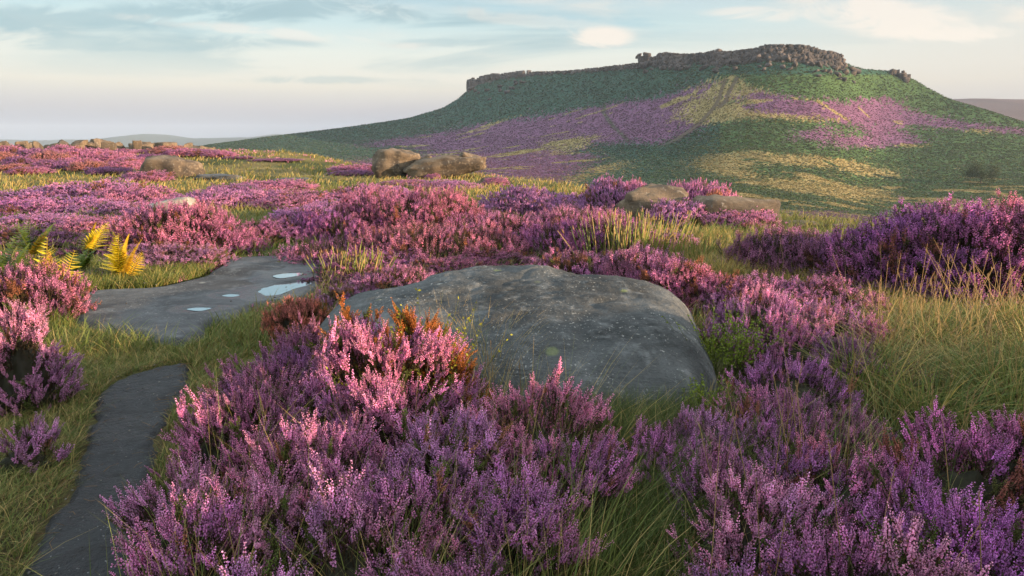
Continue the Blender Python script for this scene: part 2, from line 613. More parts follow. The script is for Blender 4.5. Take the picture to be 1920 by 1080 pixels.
def water_mat():
    m, t = new_mat('puddle_water')
    v = t.n('ShaderNodeTexCoord').outputs['Object']
    n = t.noise(v, 9.0, 2.0, 0.5)
    b = t.n('ShaderNodeBump', None, Strength=0.03, Distance=0.01, Height=n)
    p = t.n('ShaderNodeBsdfPrincipled', None, Base_Color=(0.02, 0.022, 0.022, 1), Roughness=0.03, Normal=b.outputs[0])
    p.inputs['IOR'].default_value = 1.33
    gl = t.n('ShaderNodeBsdfGlossy', None, Color=(0.95, 0.97, 1.0, 1), Roughness=0.02, Normal=b.outputs[0])
    mx = t.n('ShaderNodeMixShader', None, i0=0.8, i1=p.outputs[0], i2=gl.outputs[0])
    finish(t, mx.outputs[0])
    return m


M_WATER = water_mat()
M_BARK = simple_mat('bark', (0.07, 0.05, 0.035, 1))

# ------------------------------------------------------------------ what grows where on the hill (read off the photograph, kept as patches of ground)
HEATHER_P = [
    [(655, 271), (800, 251), (900, 233), (1000, 219), (1150, 196), (1230, 184), (1290, 168), (1335, 148), (1352, 150), (1345, 190), (1312, 232),
     (1283, 252), (1255, 266), (1180, 268), (1120, 272), (1085, 288), (1130, 292), (1112, 305), (1092, 320), (1062, 336), (1020, 350), (940, 348),
     (890, 335), (800, 315), (790, 287), (740, 274), (700, 276)],
    [(620, 300), (700, 296), (790, 300), (800, 330), (640, 322)],
    [(1388, 176), (1440, 172), (1486, 181), (1548, 190), (1600, 193), (1636, 181), (1670, 186), (1700, 205), (1760, 220), (1840, 235), (1930, 248),
     (1925, 254), (1800, 244), (1722, 234), (1688, 240), (1730, 262), (1726, 276), (1560, 276), (1552, 263), (1622, 252), (1600, 234), (1500, 217),
     (1410, 206), (1380, 192)],
    [(1440, 400), (1560, 399), (1660, 408), (1700, 428), (1660, 450), (1440, 440)],
    [(1490, 244), (1560, 236), (1570, 262), (1500, 262)],
]
GRASS_P = [
    [(1330, 150), (1372, 138), (1400, 160), (1440, 172), (1385, 178), (1372, 195), (1400, 205), (1520, 218), (1575, 224), (1560, 229), (1400, 222), (1320, 232),
     (1290, 228), (1262, 222), (1285, 196), (1318, 178)],
    [(1318, 290), (1400, 285), (1500, 289), (1600, 300), (1680, 319), (1712, 330), (1640, 333), (1560, 318), (1450, 305), (1404, 312),
     (1425, 338), (1385, 336), (1340, 327), (1296, 313)],
    [(1030, 262), (1110, 252), (1118, 270), (1060, 288), (1022, 284)],
    [(1010, 356), (1075, 332), (1120, 312), (1180, 300), (1190, 306), (1130, 325), (1085, 345), (1045, 362)],
    [(1575, 372), (1660, 356), (1690, 365), (1600, 378)],
    [(1430, 330), (1540, 340), (1640, 352), (1690, 366), (1600, 374), (1500, 362), (1420, 352)],
    [(1660, 400), (1760, 385), (1900, 372), (1920, 380), (1760, 420), (1690, 430)],
    [(900, 335), (1010, 344), (1010, 356), (930, 356)],
]
TRAIL = [(1215, 284), (1240, 274), (1268, 262), (1292, 246), (1310, 233), (1328, 214), (1340, 200), (1349, 184), (1353, 168),
         (1360, 150)]
TRAIL2 = [(1349, 200), (1362, 188), (1366, 172), (1374, 160), (1382, 146)]
DITCH = [(1134, 200), (1132, 212), (1142, 226), (1152, 240), (1166, 252), (1176, 262)]

C_BRACKEN = np.array([0.056, 0.102, 0.034])
C_SCARP_SHADE = np.array([0.026, 0.072, 0.048])  # bracken green with the left scarp's blue shade mixed into the colour
C_HEATHER = np.array([0.155, 0.071, 0.132])
C_TAN = np.array([0.27, 0.21, 0.085])
C_TURF = np.array([0.115, 0.115, 0.030])


def line_dist(px, row, pts):
    best = np.full(np.shape(px), 1e9)
    for (ax, ay), (bx, by) in zip(pts[:-1], pts[1:]):
        dx, dy = bx - ax, by - ay
        t = np.clip(((px - ax) * dx + (row - ay) * dy) / (dx * dx + dy * dy), 0, 1)
        best = np.minimum(best, np.hypot(px - ax - t * dx, row - ay - t * dy))
    return best


def hill_class(x, y, z, fray=0.0, seed=3):
    """0 bracken, 1 heather, 2 grass for points of the far hill"""
    px, row = project(x, y, z)
    n1 = fbm2(x, y, 22, 4, 31)
    n2 = fbm2(x, y, 16, 4, 32)
    wx = px + 34 * n1 + 12 * fbm2(x, y, 5, 3, 33)
    wr = row + 7 * n2 + 2.5 * fbm2(x, y, 4, 3, 34)
    if fray:
        jr = np.random.default_rng(seed)
        k = fray * np.abs(jr.normal(size=np.shape(x)))
        wx = wx + 16 * k * jr.choice([-1, 1], np.shape(x))
        wr = wr + 3.2 * k * jr.choice([-1, 1], np.shape(x))
    cl = np.zeros(np.shape(x), int)
    for p in HEATHER_P:
        cl[in_poly(wx, wr, p)] = 1
    vein = fbm2(x * 0.55, y * 1.6, 18, 5, 35)
    cl[(cl == 1) & (vein > 0.22)] = 2
    g = np.zeros(np.shape(x), bool)
    for p in GRASS_P:
        g |= in_poly(wx, wr, p)
    cl[g & (vein > -0.34)] = 2
    # grassy wisps in the low ground on the right
    low = sstep(300, 335, row) * sstep(1330, 1420, px) * sstep(-0.1, 0.05, vein)
    cl[(cl == 0) & (low * (fbm2(x * 0.5, y * 1.3, 14, 4, 36) + 0.12) > 0.17)] = 2
    return cl, px, row


def build_land():
    fov = np.arange(-42.0, 42.001, 0.085)
    rest = np.concatenate([np.arange(-180, -60, 4.0), np.arange(-60, -42, 1.0), fov, np.arange(43, 60, 1.0), np.arange(60, 180, 4.0)])
    az = np.radians(rest)
    r = np.concatenate([[0.02], np.geomspace(0.5, 90, 230), np.geomspace(91, 720, 330), np.geomspace(735, 4400, 30)])
    A, Rr = np.meshgrid(az, r)
    x = Rr * np.sin(A)
    y = Rr * np.cos(A)
    z = land(x, y)
    nr, nc = x.shape
    V = np.stack([x, y, z], -1).reshape(-1, 3)
    # colours of the ground, with blue shade painted on the left scarp and crest
    xf, yf, zf = V.T
    cl, px, row = hill_class(xf, yf, zf, 1.1)
    var = fbm2(xf, yf, 11, 4, 41)
    hillc = np.where((cl == 1)[:, None], C_HEATHER, np.where((cl == 2)[:, None], C_TAN, C_BRACKEN))
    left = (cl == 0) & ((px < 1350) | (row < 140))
    hillc = np.where(left[:, None], C_SCARP_SHADE, hillc) * (1 + 0.35 * var)[:, None]
    dt = np.minimum(line_dist(px, row, TRAIL), line_dist(px, row, TRAIL2))
    front = (yf > 60) & (np.abs(np.arctan2(xf, yf)) < R(44))
    wtr = sstep(4.6, 2.6, dt + 1.0 * var) * front
    hillc = lerp(hillc, np.array([0.085, 0.062, 0.042]), (0.9 * wtr * sstep(285, 255, row))[:, None])
    dd = sstep(5.0, 2.0, line_dist(px, row, DITCH) + 2 * var) * front
    hillc = lerp(hillc, np.array([0.05, 0.07, 0.03]), (0.8 * dd)[:, None])
    n = fbm2(xf, yf, 2.1, 4, 42)
    n2 = fbm2(xf, yf, 7.0, 3, 43)
    nearc = lerp(lerp(C_TURF, C_TAN * 0.7, sstep(18, 30, yf)[:, None]), np.array([0.055, 0.065, 0.022]), sstep(-0.25, 0.3, n)[:, None])
    nearc = lerp(nearc, np.array([0.20, 0.155, 0.05]), (sstep(0.0, 0.4, n2) * 0.8)[:, None])
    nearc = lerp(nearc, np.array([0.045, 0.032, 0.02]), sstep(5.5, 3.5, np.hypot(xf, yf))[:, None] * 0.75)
    w = sstep(55, 85, np.hypot(xf, yf))
    c = lerp(nearc, hillc, w[:, None])
    me = make_mesh('moor', V, grid_faces(nr, nc, True), M_LAND, c, True)
    o = link('moor_ground', me)
    o['kind'] = 'structure'


build_land()


def ridge_band(name, pts, Y, depth, base_z, c, label=None):
    """a far moorland ridge: a real rounded range of hills with depth"""
    P = np.array([at(px, r, Y) for px, r in pts])
    xs = np.linspace(P[0, 0], P[-1, 0], 160)
    top = np.interp(xs, P[:, 0], P[:, 2])
    rows = []
    K = 14
    for k in range(2 * K + 1):
        s = (k - K) / K
        h = (1 - s * s) ** 1.2
        yy = Y + s * depth + 0 * xs
        zz = base_z + (top - base_z) * h + 0.02 * depth * fbm2(xs, yy, depth * 0.4, 4, 51) * h
        rows.append(np.stack([xs, yy, zz], -1))
    V = np.array(rows).reshape(-1, 3)
    me = make_mesh(name, V, grid_faces(2 * K + 1, 160), M_LAND, np.broadcast_to(np.array(c), (len(V), 3)), True)
    o = link(name, me)
    o['kind'] = 'structure'
    return o


ridge_band('far_moor', [(1500, 260), (1640, 200), (1790, 184), (1830, 184), (1920, 189), (2050, 194), (2300, 215)], 1250, 500, -45, (0.13, 0.09, 0.085))
ridge_band('distant_hills', [(-500, 262), (-100, 262), (180, 262), (240, 257), (295, 250), (330, 256), (370, 261), (470, 259), (520, 252), (620, 255), (900, 262)], 3300, 700, -60,
           (0.06, 0.08, 0.07))

# ------------------------------------------------------------------ rocks
_ICO = {}
def ico(sub):
    if sub not in _ICO:
        bm = bmesh.new()
        bmesh.ops.create_icosphere(bm, subdivisions=sub, radius=1.0)
        V = np.array([v.co[:] for v in bm.verts])
        Fc = np.array([[v.index for v in f.verts] for f in bm.faces])
        bm.free()
        _ICO[sub] = (V, Fc)
    return _ICO[sub]


def rock_shape(seed, size, sub=4, block=0.6, cuts=7, rough=0.06, layer=0.0):
    """weathered gritstone: a rounded block with a few flat broken faces and bedding"""
    rng = np.random.default_rng(seed)
    V, Fc = ico(sub)
    V = np.sign(V) * np.abs(V) ** block
    V = V / np.maximum(np.abs(V).max(axis=1, keepdims=True) ** 0.55, 1e-6) * 0.9
    for _ in range(cuts):
        n = rng.normal(size=3)
        n /= np.linalg.norm(n)
        d = rng.uniform(0.55, 0.86)
        s = V @ n
        V = V - np.outer(np.maximum(s - d, 0) * 0.93, n)
    nf = fbm(V * 1.6 + seed * 3.1, 3, seed)
    nd = fbm(V * 6.0 + seed * 1.7, 4, seed + 5)
    rid = 1 - np.abs(fbm(V * 3.2 + seed * 0.7, 3, seed + 9)) * 2
    V = V * (1 + 0.18 * nf + 1.3 * rough * nd - 0.8 * rough * np.clip(rid - 0.55, 0, 1) * 2)[:, None]
    if layer:
        V[:, :2] *= (1 + layer * np.sin(V[:, 2] * 9 + 3 * nf + seed))[:, None]
    return V * np.array(size) / 2.0, Fc


def rot_mat(rx, ry, rz):
    cx, sx, cy, sy, cz, sz = math.cos(rx), math.sin(rx), math.cos(ry), math.sin(ry), math.cos(rz), math.sin(rz)
    X = np.array([[1, 0, 0], [0, cx, -sx], [0, sx, cx]])
    Yy = np.array([[cy, 0, sy], [0, 1, 0], [-sy, 0, cy]])
    Z = np.array([[cz, -sz, 0], [sz, cz, 0], [0, 0, 1]])
    return Z @ Yy @ X


def rock(name, px, top, bottom, wpx, Y, label, cat='boulder', group=None, seed=1, sub=4, block=0.6, cuts=7, rot=(0, 0, 0), depth=0.9,
         mat=None, rough=0.06, layer=0.0, sink=0.15):
    """a boulder whose visible height, width and distance are given"""
    p_top = at(px, top, Y)
    p_bot = at(px, bottom, Y)
    w = wpx / F * Y * 1.0
    h = p_top[2] - p_bot[2]
    V, Fc = rock_shape(seed, (w, w * depth, h * (1 + sink)), sub, block, cuts, rough, layer)
    V = V @ rot_mat(*rot).T
    V[:, 0] *= w / np.ptp(V[:, 0])
    V[:, 2] *= h * (1 + sink) / np.ptp(V[:, 2])
    V[:, 2] += p_top[2] - h - V[:, 2].max() + h
    V[:, 2] -= p_bot[2]
    V[:, 2] += h - V[:, 2].max()
    me = make_mesh(name, V, Fc, mat or M_ROCK, None, name != 'stone')
    o = link(name, me, None, (p_bot[0], Y, p_bot[2]))
    return tag(o, label, cat, group)


def cell_field(poly, cell):
    lo = poly.min(0) - 2 * cell
    hi = poly.max(0) + 2 * cell
    xs = np.arange(lo[0], hi[0], cell)
    ys = np.arange(lo[1], hi[1], cell)
    X, Yy = np.meshgrid(xs, ys)
    ins = in_poly(X, Yy, poly)
    d = poly_dist(X, Yy, poly) * np.where(ins, 1, -1)
    return X, Yy, d


def field_mesh(name, X, Yy, Zz, keep, mat, wet=None):
    nr, nc = X.shape
    Fc = grid_faces(nr, nc)
    k = keep.ravel()
    Fc = Fc[k[Fc].any(axis=1)]
    used = np.unique(Fc)
    remap = np.zeros(nr * nc, int)
    remap[used] = np.arange(len(used))
    V = np.stack([X, Yy, Zz], -1).reshape(-1, 3)[used]
    col = None if wet is None else np.repeat(wet.reshape(-1, 1)[used], 3, 1)
    return make_mesh(name, V, remap[Fc], mat, col, True)


# the big dark boulder in the middle: a low whaleback with a side lobe and a back shelf
def big_boulder():
    cell = 0.014
    xs = np.arange(-1.65, 1.75, cell)
    ys = np.arange(3.2, 6.3, cell)
    X, Yy = np.meshgrid(xs, ys)
    wx = X + 0.05 * fbm2(X, Yy, 0.5, 3, 61)
    wy = Yy + 0.05 * fbm2(X, Yy, 0.5, 3, 62)

    def dome(cx, cy, rx, ry, h, ang, p=2.6, q=0.5):
        c, s = math.cos(ang), math.sin(ang)
        a = (wx - cx) * c + (wy - cy) * s
        b = -(wx - cx) * s + (wy - cy) * c
        d = (np.abs(a / rx) ** p + np.abs(b / ry) ** p) ** (1 / p)
        inside = np.clip(1 - d ** 2.6, 0, 1) ** q * h
        return np.where(d < 1, inside, (1 - d) * 0.8)
    parts = [dome(0.47, 4.50, 0.86, 1.10, 0.53, -0.10, 3.4, 0.45),
             dome(-0.60, 4.60, 0.78, 1.05, 0.41, 0.2, 2.6, 0.50),
             dome(-0.05, 5.05, 0.80, 0.85, 0.50, 0.0, 2.6, 0.5)]
    k = 13.0
    Zz = np.log(sum(np.exp(k * p) for p in parts)) / k
    # the broad top is worn flat
    Zz = -np.log(np.exp(-22 * Zz) + np.exp(-22 * (0.485 + 0.05 * fbm2(X, Yy, 0.8, 3, 67)))) / 22
    # the broad top slopes gently up to the back
    Zz = Zz + np.where(Zz > 0, 0.05 * (Yy - 4.6), 0)
    Zz = Zz - 0.02
    Zz += 0.055 * fbm2(X, Yy, 0.6, 4, 63) - 0.016 * np.clip(1 - np.abs(fbm2(X * 0.7, Yy, 0.55, 3, 66)) * 9, 0, 1) + 0.018 * fbm2(X * 0.6, Yy * 1.4, 0.12, 4, 64) + 0.007 * fbm2(X, Yy, 0.035, 3, 65)
    g = land(X, Yy)
    keep = Zz > -0.12
    Zz = Zz + g.mean() * 0
    me = field_mesh('boulder', X, Yy, Zz, keep, M_BOULDER)
    o = link('boulder', me)
    tag(o, 'largest boulder, broad low dark grey whaleback in the middle of the flowering heather', 'boulder')
    return X, Yy, Zz


BX, BY, BZ = big_boulder()


def boulder_z(x, y):
    i = int(np.clip((x + 1.65) / 0.014, 0, BX.shape[1] - 1))
    j = int(np.clip((y - 3.2) / 0.014, 0, BX.shape[0] - 1))
    return BZ[j, i]


# flat slabs with rain puddles, and the worn path
SLAB_PX = [(146, 560), (210, 546), (300, 541), (392, 516), (430, 492), (520, 485), (590, 484), (606, 520), (580, 562), (490, 580), (446, 600), (402, 612),
           (384, 642), (330, 655), (262, 640), (138, 612)]
SLAB = curve_poly(ground_poly(SLAB_PX), 6)
PUDDLES_PX = [[(488, 541), (510, 533), (545, 526), (570, 522), (574, 530), (545, 539), (520, 548), (494, 549)],
              [(512, 518), (530, 514), (558, 512), (566, 515), (550, 519), (525, 522)],
              [(416, 551), (432, 548), (450, 550), (434, 553)],
              [(350, 577), (370, 574), (396, 575), (374, 580)]]
SLAB_TOP = 0.055


def build_slab():
    cell = 0.022
    X, Yy, d = cell_field(SLAB, cell)
    base = land(X, Yy).mean()
    Zz = base + SLAB_TOP * 1.0 + 0.010 * fbm2(X, Yy, 0.7, 4, 71) + 0.004 * fbm2(X, Yy, 0.12, 3, 72)
    # a low step between the back leaf and the front leaf of the slab
    Zz += -0.035 * sstep(6.6, 6.45, Yy + 0.25 * X + 0.10 * fbm2(X, Yy, 0.5, 2, 73)) + 0.02
    Zz -= 0.16 * sstep(0.10, -0.05, d + 0.05 * fbm2(X, Yy, 0.25, 3, 74))
    levels = []
    wet = np.zeros_like(X)
    for pp in PUDDLES_PX:
        poly = curve_poly(np.array([at(px, r, (ZC - base - SLAB_TOP) / -px_dir(px, r)[1])[:2] for px, r in pp]), 5)
        ins = in_poly(X, Yy, poly)
        dd = poly_dist(X, Yy, poly) * np.where(ins, 1, -1)
        lev = float(Zz[ins].mean()) if ins.any() else base
        f = sstep(-0.26, -0.10, dd)
        Zz = lerp(Zz, lev + 0.006 - 0.024 * sstep(-0.05, 0.05, dd + 0.075 * fbm2(X, Yy, 0.16, 4, 75)), f)
        wet = np.maximum(wet, sstep(-0.55 if len(levels) < 2 else -0.30, 0.0, dd + 0.12 * fbm2(X, Yy, 0.3, 4, 76)))
        levels.append((poly, lev))
    me = field_mesh('rock_slab', X, Yy, Zz, d > -0.06, M_WET, wet)
    o = link('rock_slab', me)
    tag(o, 'flat grey rock slab with bright rain puddles between the heather bushes', 'rock slab')
    for poly, lev in levels:
        c = poly.mean(0)
        big = c + (poly - c) * (1.22 if lev == levels[0][1] else 1.02)
        V = np.concatenate([[[c[0], c[1], lev]], np.column_stack([big, np.full(len(big), lev)])])
        n = len(big)
        Fc = np.array([[0, 1 + i, 1 + (i + 1) % n] for i in range(n)])
        w = link('puddle_water', make_mesh('puddle_water', V, Fc, M_WATER))
        w['kind'] = 'structure'


build_slab()

PATH_PX = [(338, 684), (360, 700), (352, 735), (322, 780), (300, 850), (290, 930), (300, 1040), (360, 1250), (-30, 1290), (40, 1090), (72, 1000), (128, 920), (150, 850),
           (165, 790), (182, 748), (236, 706)]
PATH = curve_poly(ground_poly(PATH_PX), 6)


def build_path():
    X, Yy, d = cell_field(PATH, 0.016)
    Zz = land(X, Yy) + 0.022 + 0.012 * fbm2(X, Yy, 0.3, 4, 81) + 0.006 * fbm2(X, Yy, 0.05, 3, 82)
    Zz -= 0.06 * sstep(0.06, -0.04, d + 0.06 * fbm2(X, Yy, 0.12, 3, 83))
    me = field_mesh('path', X, Yy, Zz, d > -0.05, M_PATH)
    o = link('path', me)
    o['kind'] = 'structure'


build_path()

# middle-distance boulders
rock('boulder', 325, 290, 344, 122, 28, 'rounded brown boulder with a dark gash on the grassy bank below the stone row', seed=5, block=1.25, cuts=3, depth=0.8, rot=(0, 0.1, 0.4), sink=0.7)
rock('boulder', 743, 277, 330, 94, 29, 'pale rounded layered boulder at the left of the outcrop before the hill', seed=14, block=1.1, cuts=2, layer=0.05, rot=(0, 0.12, 0.2), sink=0.5, rough=0.07)
rock('boulder', 834, 290, 334, 158, 28.5, 'long tilted flat-topped boulder overhanging its sunlit grassy foot', seed=31, block=0.85, cuts=3, rot=(0, -0.22, 0.06), depth=0.55, layer=0.03, rough=0.07, sink=0.15)
rock('boulder', 786, 296, 330, 66, 28.9, 'grey slanting boulder wedged between the pale rounded boulder and the long tilted one', seed=27, block=0.9, cuts=4, rot=(0, -0.3, 0.4), sink=0.4)
rock('boulder', 882, 284, 304, 46, 28.4, 'small cap boulder perched on the end of the long tilted boulder', seed=33, block=0.75, cuts=4, rot=(0, 0.30, 0.1), sink=0.2)
rock('boulder', 800, 291, 303, 20, 29.4, 'little round knob of rock behind the long tilted boulder', seed=35, block=0.8)
rock('boulder', 928, 330, 364, 62, 24, 'small orange-lit boulder half grown over with heather at the edge of the moor', seed=38, block=0.8)
rock('boulder', 545, 300, 318, 62, 37, 'low tan boulder beside a dark heather bush near the foot of the green hill', seed=41, block=0.8)
rock('boulder', 452, 306, 322, 26, 37, 'small dark boulder at the end of the grassy bank below the stone row', seed=43, block=0.7)
rock('boulder', 318, 369, 412, 108, 12.6, 'white-topped boulder behind the large pink heather bush and the yellow ferns', seed=45, block=1.0, cuts=3, rot=(0, -0.25, 0.1), sink=0.6,
     mat=rock_mat('white_lichen_gritstone', (0.36, 0.34, 0.29, 1), (0.12, 0.11, 0.08, 1), (0.55, 0.53, 0.48, 1), 0.5, 1.0, 30, 0.5))
rock('boulder', 1222, 344, 412, 140, 13.0, 'brown weathered boulder flanked by heather on both sides at the edge of the moor', seed=53, block=1.1, cuts=4, depth=0.8, sink=0.5, rough=0.09)
rock('boulder', 1372, 363, 420, 180, 12.6, 'smooth tan rounded boulder with heather over its top and foot', seed=57, block=1.1, cuts=1, depth=0.9, sink=0.8, rough=0.04)
rock('boulder', 1490, 414, 432, 90, 12.2, 'flat grey slab-like boulder at the moor edge behind the dark violet heather', seed=58, block=0.5, cuts=3, depth=0.6, sink=0.6)
rock('boulder', 1570, 418, 434, 70, 12.0, 'low tan slab next to the flat grey one at the moor edge', seed=59, block=0.55, cuts=3, depth=0.6, sink=0.6)
rock('boulder', 978, 438, 452, 50, 10.4, 'small pale stone showing between pink heather bushes', seed=61, block=0.8, sink=0.5)
rock('boulder', 425, 326, 342, 90, 27, 'low flat grey rock in the grass right of the gashed boulder', seed=63, block=0.6, sink=0.6, mat=M_SLAB)
rock('boulder', 555, 333, 345, 80, 25.5, 'thin grey slab lying in the yellow grass beyond the pink heather', seed=66, block=0.55, sink=0.8, mat=M_SLAB)
rock('boulder', 455, 346, 366, 110, 19, 'brown flat-topped rock showing among the pink heather above the grass', seed=68, block=0.7, sink=0.5)
rock('boulder', 594, 424, 440, 36, 11, 'small grey rock between two purple heather bushes', seed=70, block=0.8, sink=0.5)
rock('boulder', 412, 592, 640, 60, 5.35, 'small grey boulder standing at the edge of the puddled slab', seed=72, block=0.75, sink=0.3, mat=M_SLAB)

# the broken stone row on the skyline at the left
ROW = [(10, 266, 23, 'square flat-topped', 0.45), (43, 269, 16, 'small rounded', 0.8), (61, 266, 12, 'narrow upright', 0.6), (74, 266, 17, 'rounded dome-like', 0.85),
       (104, 267, 14, 'small low', 0.7), (121, 265, 17, 'low round', 0.8), (145, 263, 32, 'broad domed', 0.7), (170, 269, 17, 'dark round', 0.85),
       (194, 264, 30, 'large round-topped', 0.75), (212, 265, 20, 'pointed', 0.5), (228, 275, 18, 'low leaning', 0.6), (243, 273, 22, 'dark squat', 0.7),
       (258, 267, 14, 'square-cut', 0.4), (268, 266, 30, 'tall double-headed', 0.5), (293, 277, 16, 'small dark', 0.8), (313, 271, 24, 'square pale', 0.42),
       (330, 273, 14, 'narrow squared', 0.5), (351, 269, 23, 'tall wedge-shaped', 0.5), (369, 275, 17, 'squat blunt', 0.5), (385, 277, 18, 'slanting', 0.5), (399, 281, 14, 'rounded end', 0.8)]
for k, (px, top, w, look, blk) in enumerate(ROW):
    bot = 288 if px < 300 else 292
    blk *= 0.55
    top += [0, -3, 2, 0, 3, -2, 1][k % 7]
    w *= [1.0, 1.3, 0.85, 1.15, 0.9, 1.4, 1.05][(k * 3) % 7]
    rock('stone', px, top - 2, bot + 2, w * 1.2 + 3, 43 + (k % 3) * 0.8, look + ' stone in the broken row along the left skyline', 'stone', 'stones of the broken row on the skyline',
         seed=100 + k, sub=3, block=blk, cuts=6, rot=(0, 0.12 * math.sin(k * 2.1), k * 0.7), depth=0.9, sink=0.3)


rngs = np.random.default_rng(31)
for k in range(34):
    px = rngs.uniform(0, 410)
    top = np.interp(px, [0, 150, 300, 410], [265, 264, 266, 274]) + rngs.uniform(0, 7)
    rock('stone', px, top, 294, rngs.uniform(14, 28), 44.5 + rngs.uniform(-0.6, 0.9), 'small jumbled stone among the larger ones of the broken skyline row', 'stone', 'small jumbled stones of the skyline row',
         seed=140 + k, sub=3, block=rngs.uniform(0.4, 0.8), cuts=7, rot=(rngs.normal() * 0.2, rngs.normal() * 0.25, k * 0.9), depth=0.9, sink=0.2)


# crags round the flat hilltop
def crag(name, label, tops, bottoms, Yf, n, bw, seed):
    """a cliff of jointed gritstone blocks, one body of bedrock"""
    rng = np.random.default_rng(seed)
    acc = Acc()
    tx = [t[0] for t in tops]
    for i in range(n):
        px = tx[0] + (tx[-1] - tx[0]) * ((i + rng.uniform(-0.3, 0.3)) / (n - 1))
        px = min(max(px, tx[0]), tx[-1])
        T = np.interp(px, tx, [t[1] for t in tops])
        B = np.interp(px, [b[0] for b in bottoms], [b[1] for b in bottoms])
        Y = Yf(px)
        row = T
        lev = 0
        while row < B:
            hpx = rng.uniform(0.7, 1.7) * bw * (0.9 if lev == 0 else 1.0)
            wpx = rng.uniform(0.55, 1.5) * bw
            c = at(px + rng.uniform(-0.4, 0.4) * bw, row + hpx / 2, Y - lev * 2.2 + rng.uniform(-1.5, 1.5))
            w = wpx / F * Y
            h = hpx / F * Y * 1.25
            V, Fc = rock_shape(seed * 100 + i * 7 + lev, (w, w * 1.1, h), 2, 0.12, 3, 0.035)
            V = V @ rot_mat(rng.normal() * 0.12, rng.normal() * 0.10 + (0.35 if lev > 1 else 0), rng.uniform(-0.6, 0.6)).T
            acc.add(V + c, Fc, (1, 1, 1))
            row += hpx * 0.72
            lev += 1
    o = link(name, acc.mesh(name, M_CRAG))
    return tag(o, label, 'crag')


yf = lambda px: float(np.interp((px - 960) / F / 1.04, *T_YR)) - 4
crag('rock_outcrop', 'overhanging beak-ended crag at the far left tip of the flat hilltop', [(877, 150), (886, 147), (893, 152), (905, 143), (925, 139), (950, 137), (988, 134)],
     [(877, 166), (900, 180), (940, 170), (988, 148)], yf, 26, 9, 1)
crag('rock_outcrop', 'small stacked rock pillar with a gap standing on the skyline left of the summit', [(1201, 101), (1212, 99), (1217, 101)], [(1201, 120), (1217, 120)], yf, 4, 9, 2)
crag('rock_outcrop', 'long low blue-shaded crag along the ridge left of the summit', [(1226, 108), (1232, 102), (1246, 98), (1275, 101), (1300, 101), (1335, 97), (1345, 92), (1358, 97), (1390, 94), (1424, 90)],
     [(1226, 122), (1260, 128), (1340, 128), (1400, 120), (1424, 116)], yf, 66, 6.6, 3)
crag('rock_outcrop', 'highest reddish crag forming the summit cliff of the hill', [(1428, 87), (1440, 84), (1470, 84), (1500, 85), (1522, 88), (1540, 94), (1560, 97), (1580, 104)],
     [(1428, 120), (1480, 112), (1540, 122), (1580, 128)], yf, 60, 7.6, 4)
crag('rock_outcrop', 'thin broken rock edge along the skyline between the beak-ended crag and the stacked pillar', [(995, 135), (1060, 133), (1130, 126), (1195, 118)], [(995, 139), (1060, 136), (1130, 131), (1195, 128)], yf, 84, 5.0, 6)
crag('rock_outcrop', 'small dark crag on the lower shoulder right of the summit', [(1672, 131), (1690, 133), (1700, 140)], [(1672, 138), (1690, 144), (1700, 150)], yf, 7, 8, 5)

rngc = np.random.default_rng(77)
for i in range(110):
    if i < 55:
        px = rngc.uniform(1190, 1420)
        row = np.interp(px, [1190, 1300, 1420], [122, 118, 104]) + abs(rngc.normal()) * 11
    elif i < 95:
        px = rngc.uniform(1420, 1610)
        row = np.interp(px, [1420, 1500, 1610], [108, 110, 134]) + abs(rngc.normal()) * 13
    else:
        px = rngc.uniform(885, 1000)
        row = np.interp(px, [885, 1000], [172, 150]) + abs(rngc.normal()) * 8
    g = ground_at(px, row)
    w = rngc.uniform(2.0, 5.0)
    V, Fc = rock_shape(500 + i, (w * rngc.uniform(1, 1.9), w, w * rngc.uniform(0.4, 0.8)), 2, 0.2, 5, 0.05)
    V = V @ rot_mat(rngc.normal() * 0.3, 0.3 + rngc.normal() * 0.3, rngc.uniform(0, 3)).T
    side = 'left shaded side of' if i < 55 else ('right side of' if i < 95 else 'beak-ended crag at the far end of')
    o = link('fallen_rock', make_mesh('fallen_rock', V, Fc, M_CRAG), None, (g[0], g[1], g[2] + 0.2 * w))
    lab = ['fallen grey rock among many below the long ridge crag', 'fallen brown rock among many below the summit cliff', 'fallen rock among several below the beak-ended crag'][0 if i < 55 else 1 if i < 95 else 2]
    tag(o, lab, 'rock', ['fallen rocks below the ridge crag', 'fallen rocks below the summit cliff', 'fallen rocks below the beak-ended crag'][0 if i < 55 else 1 if i < 95 else 2])

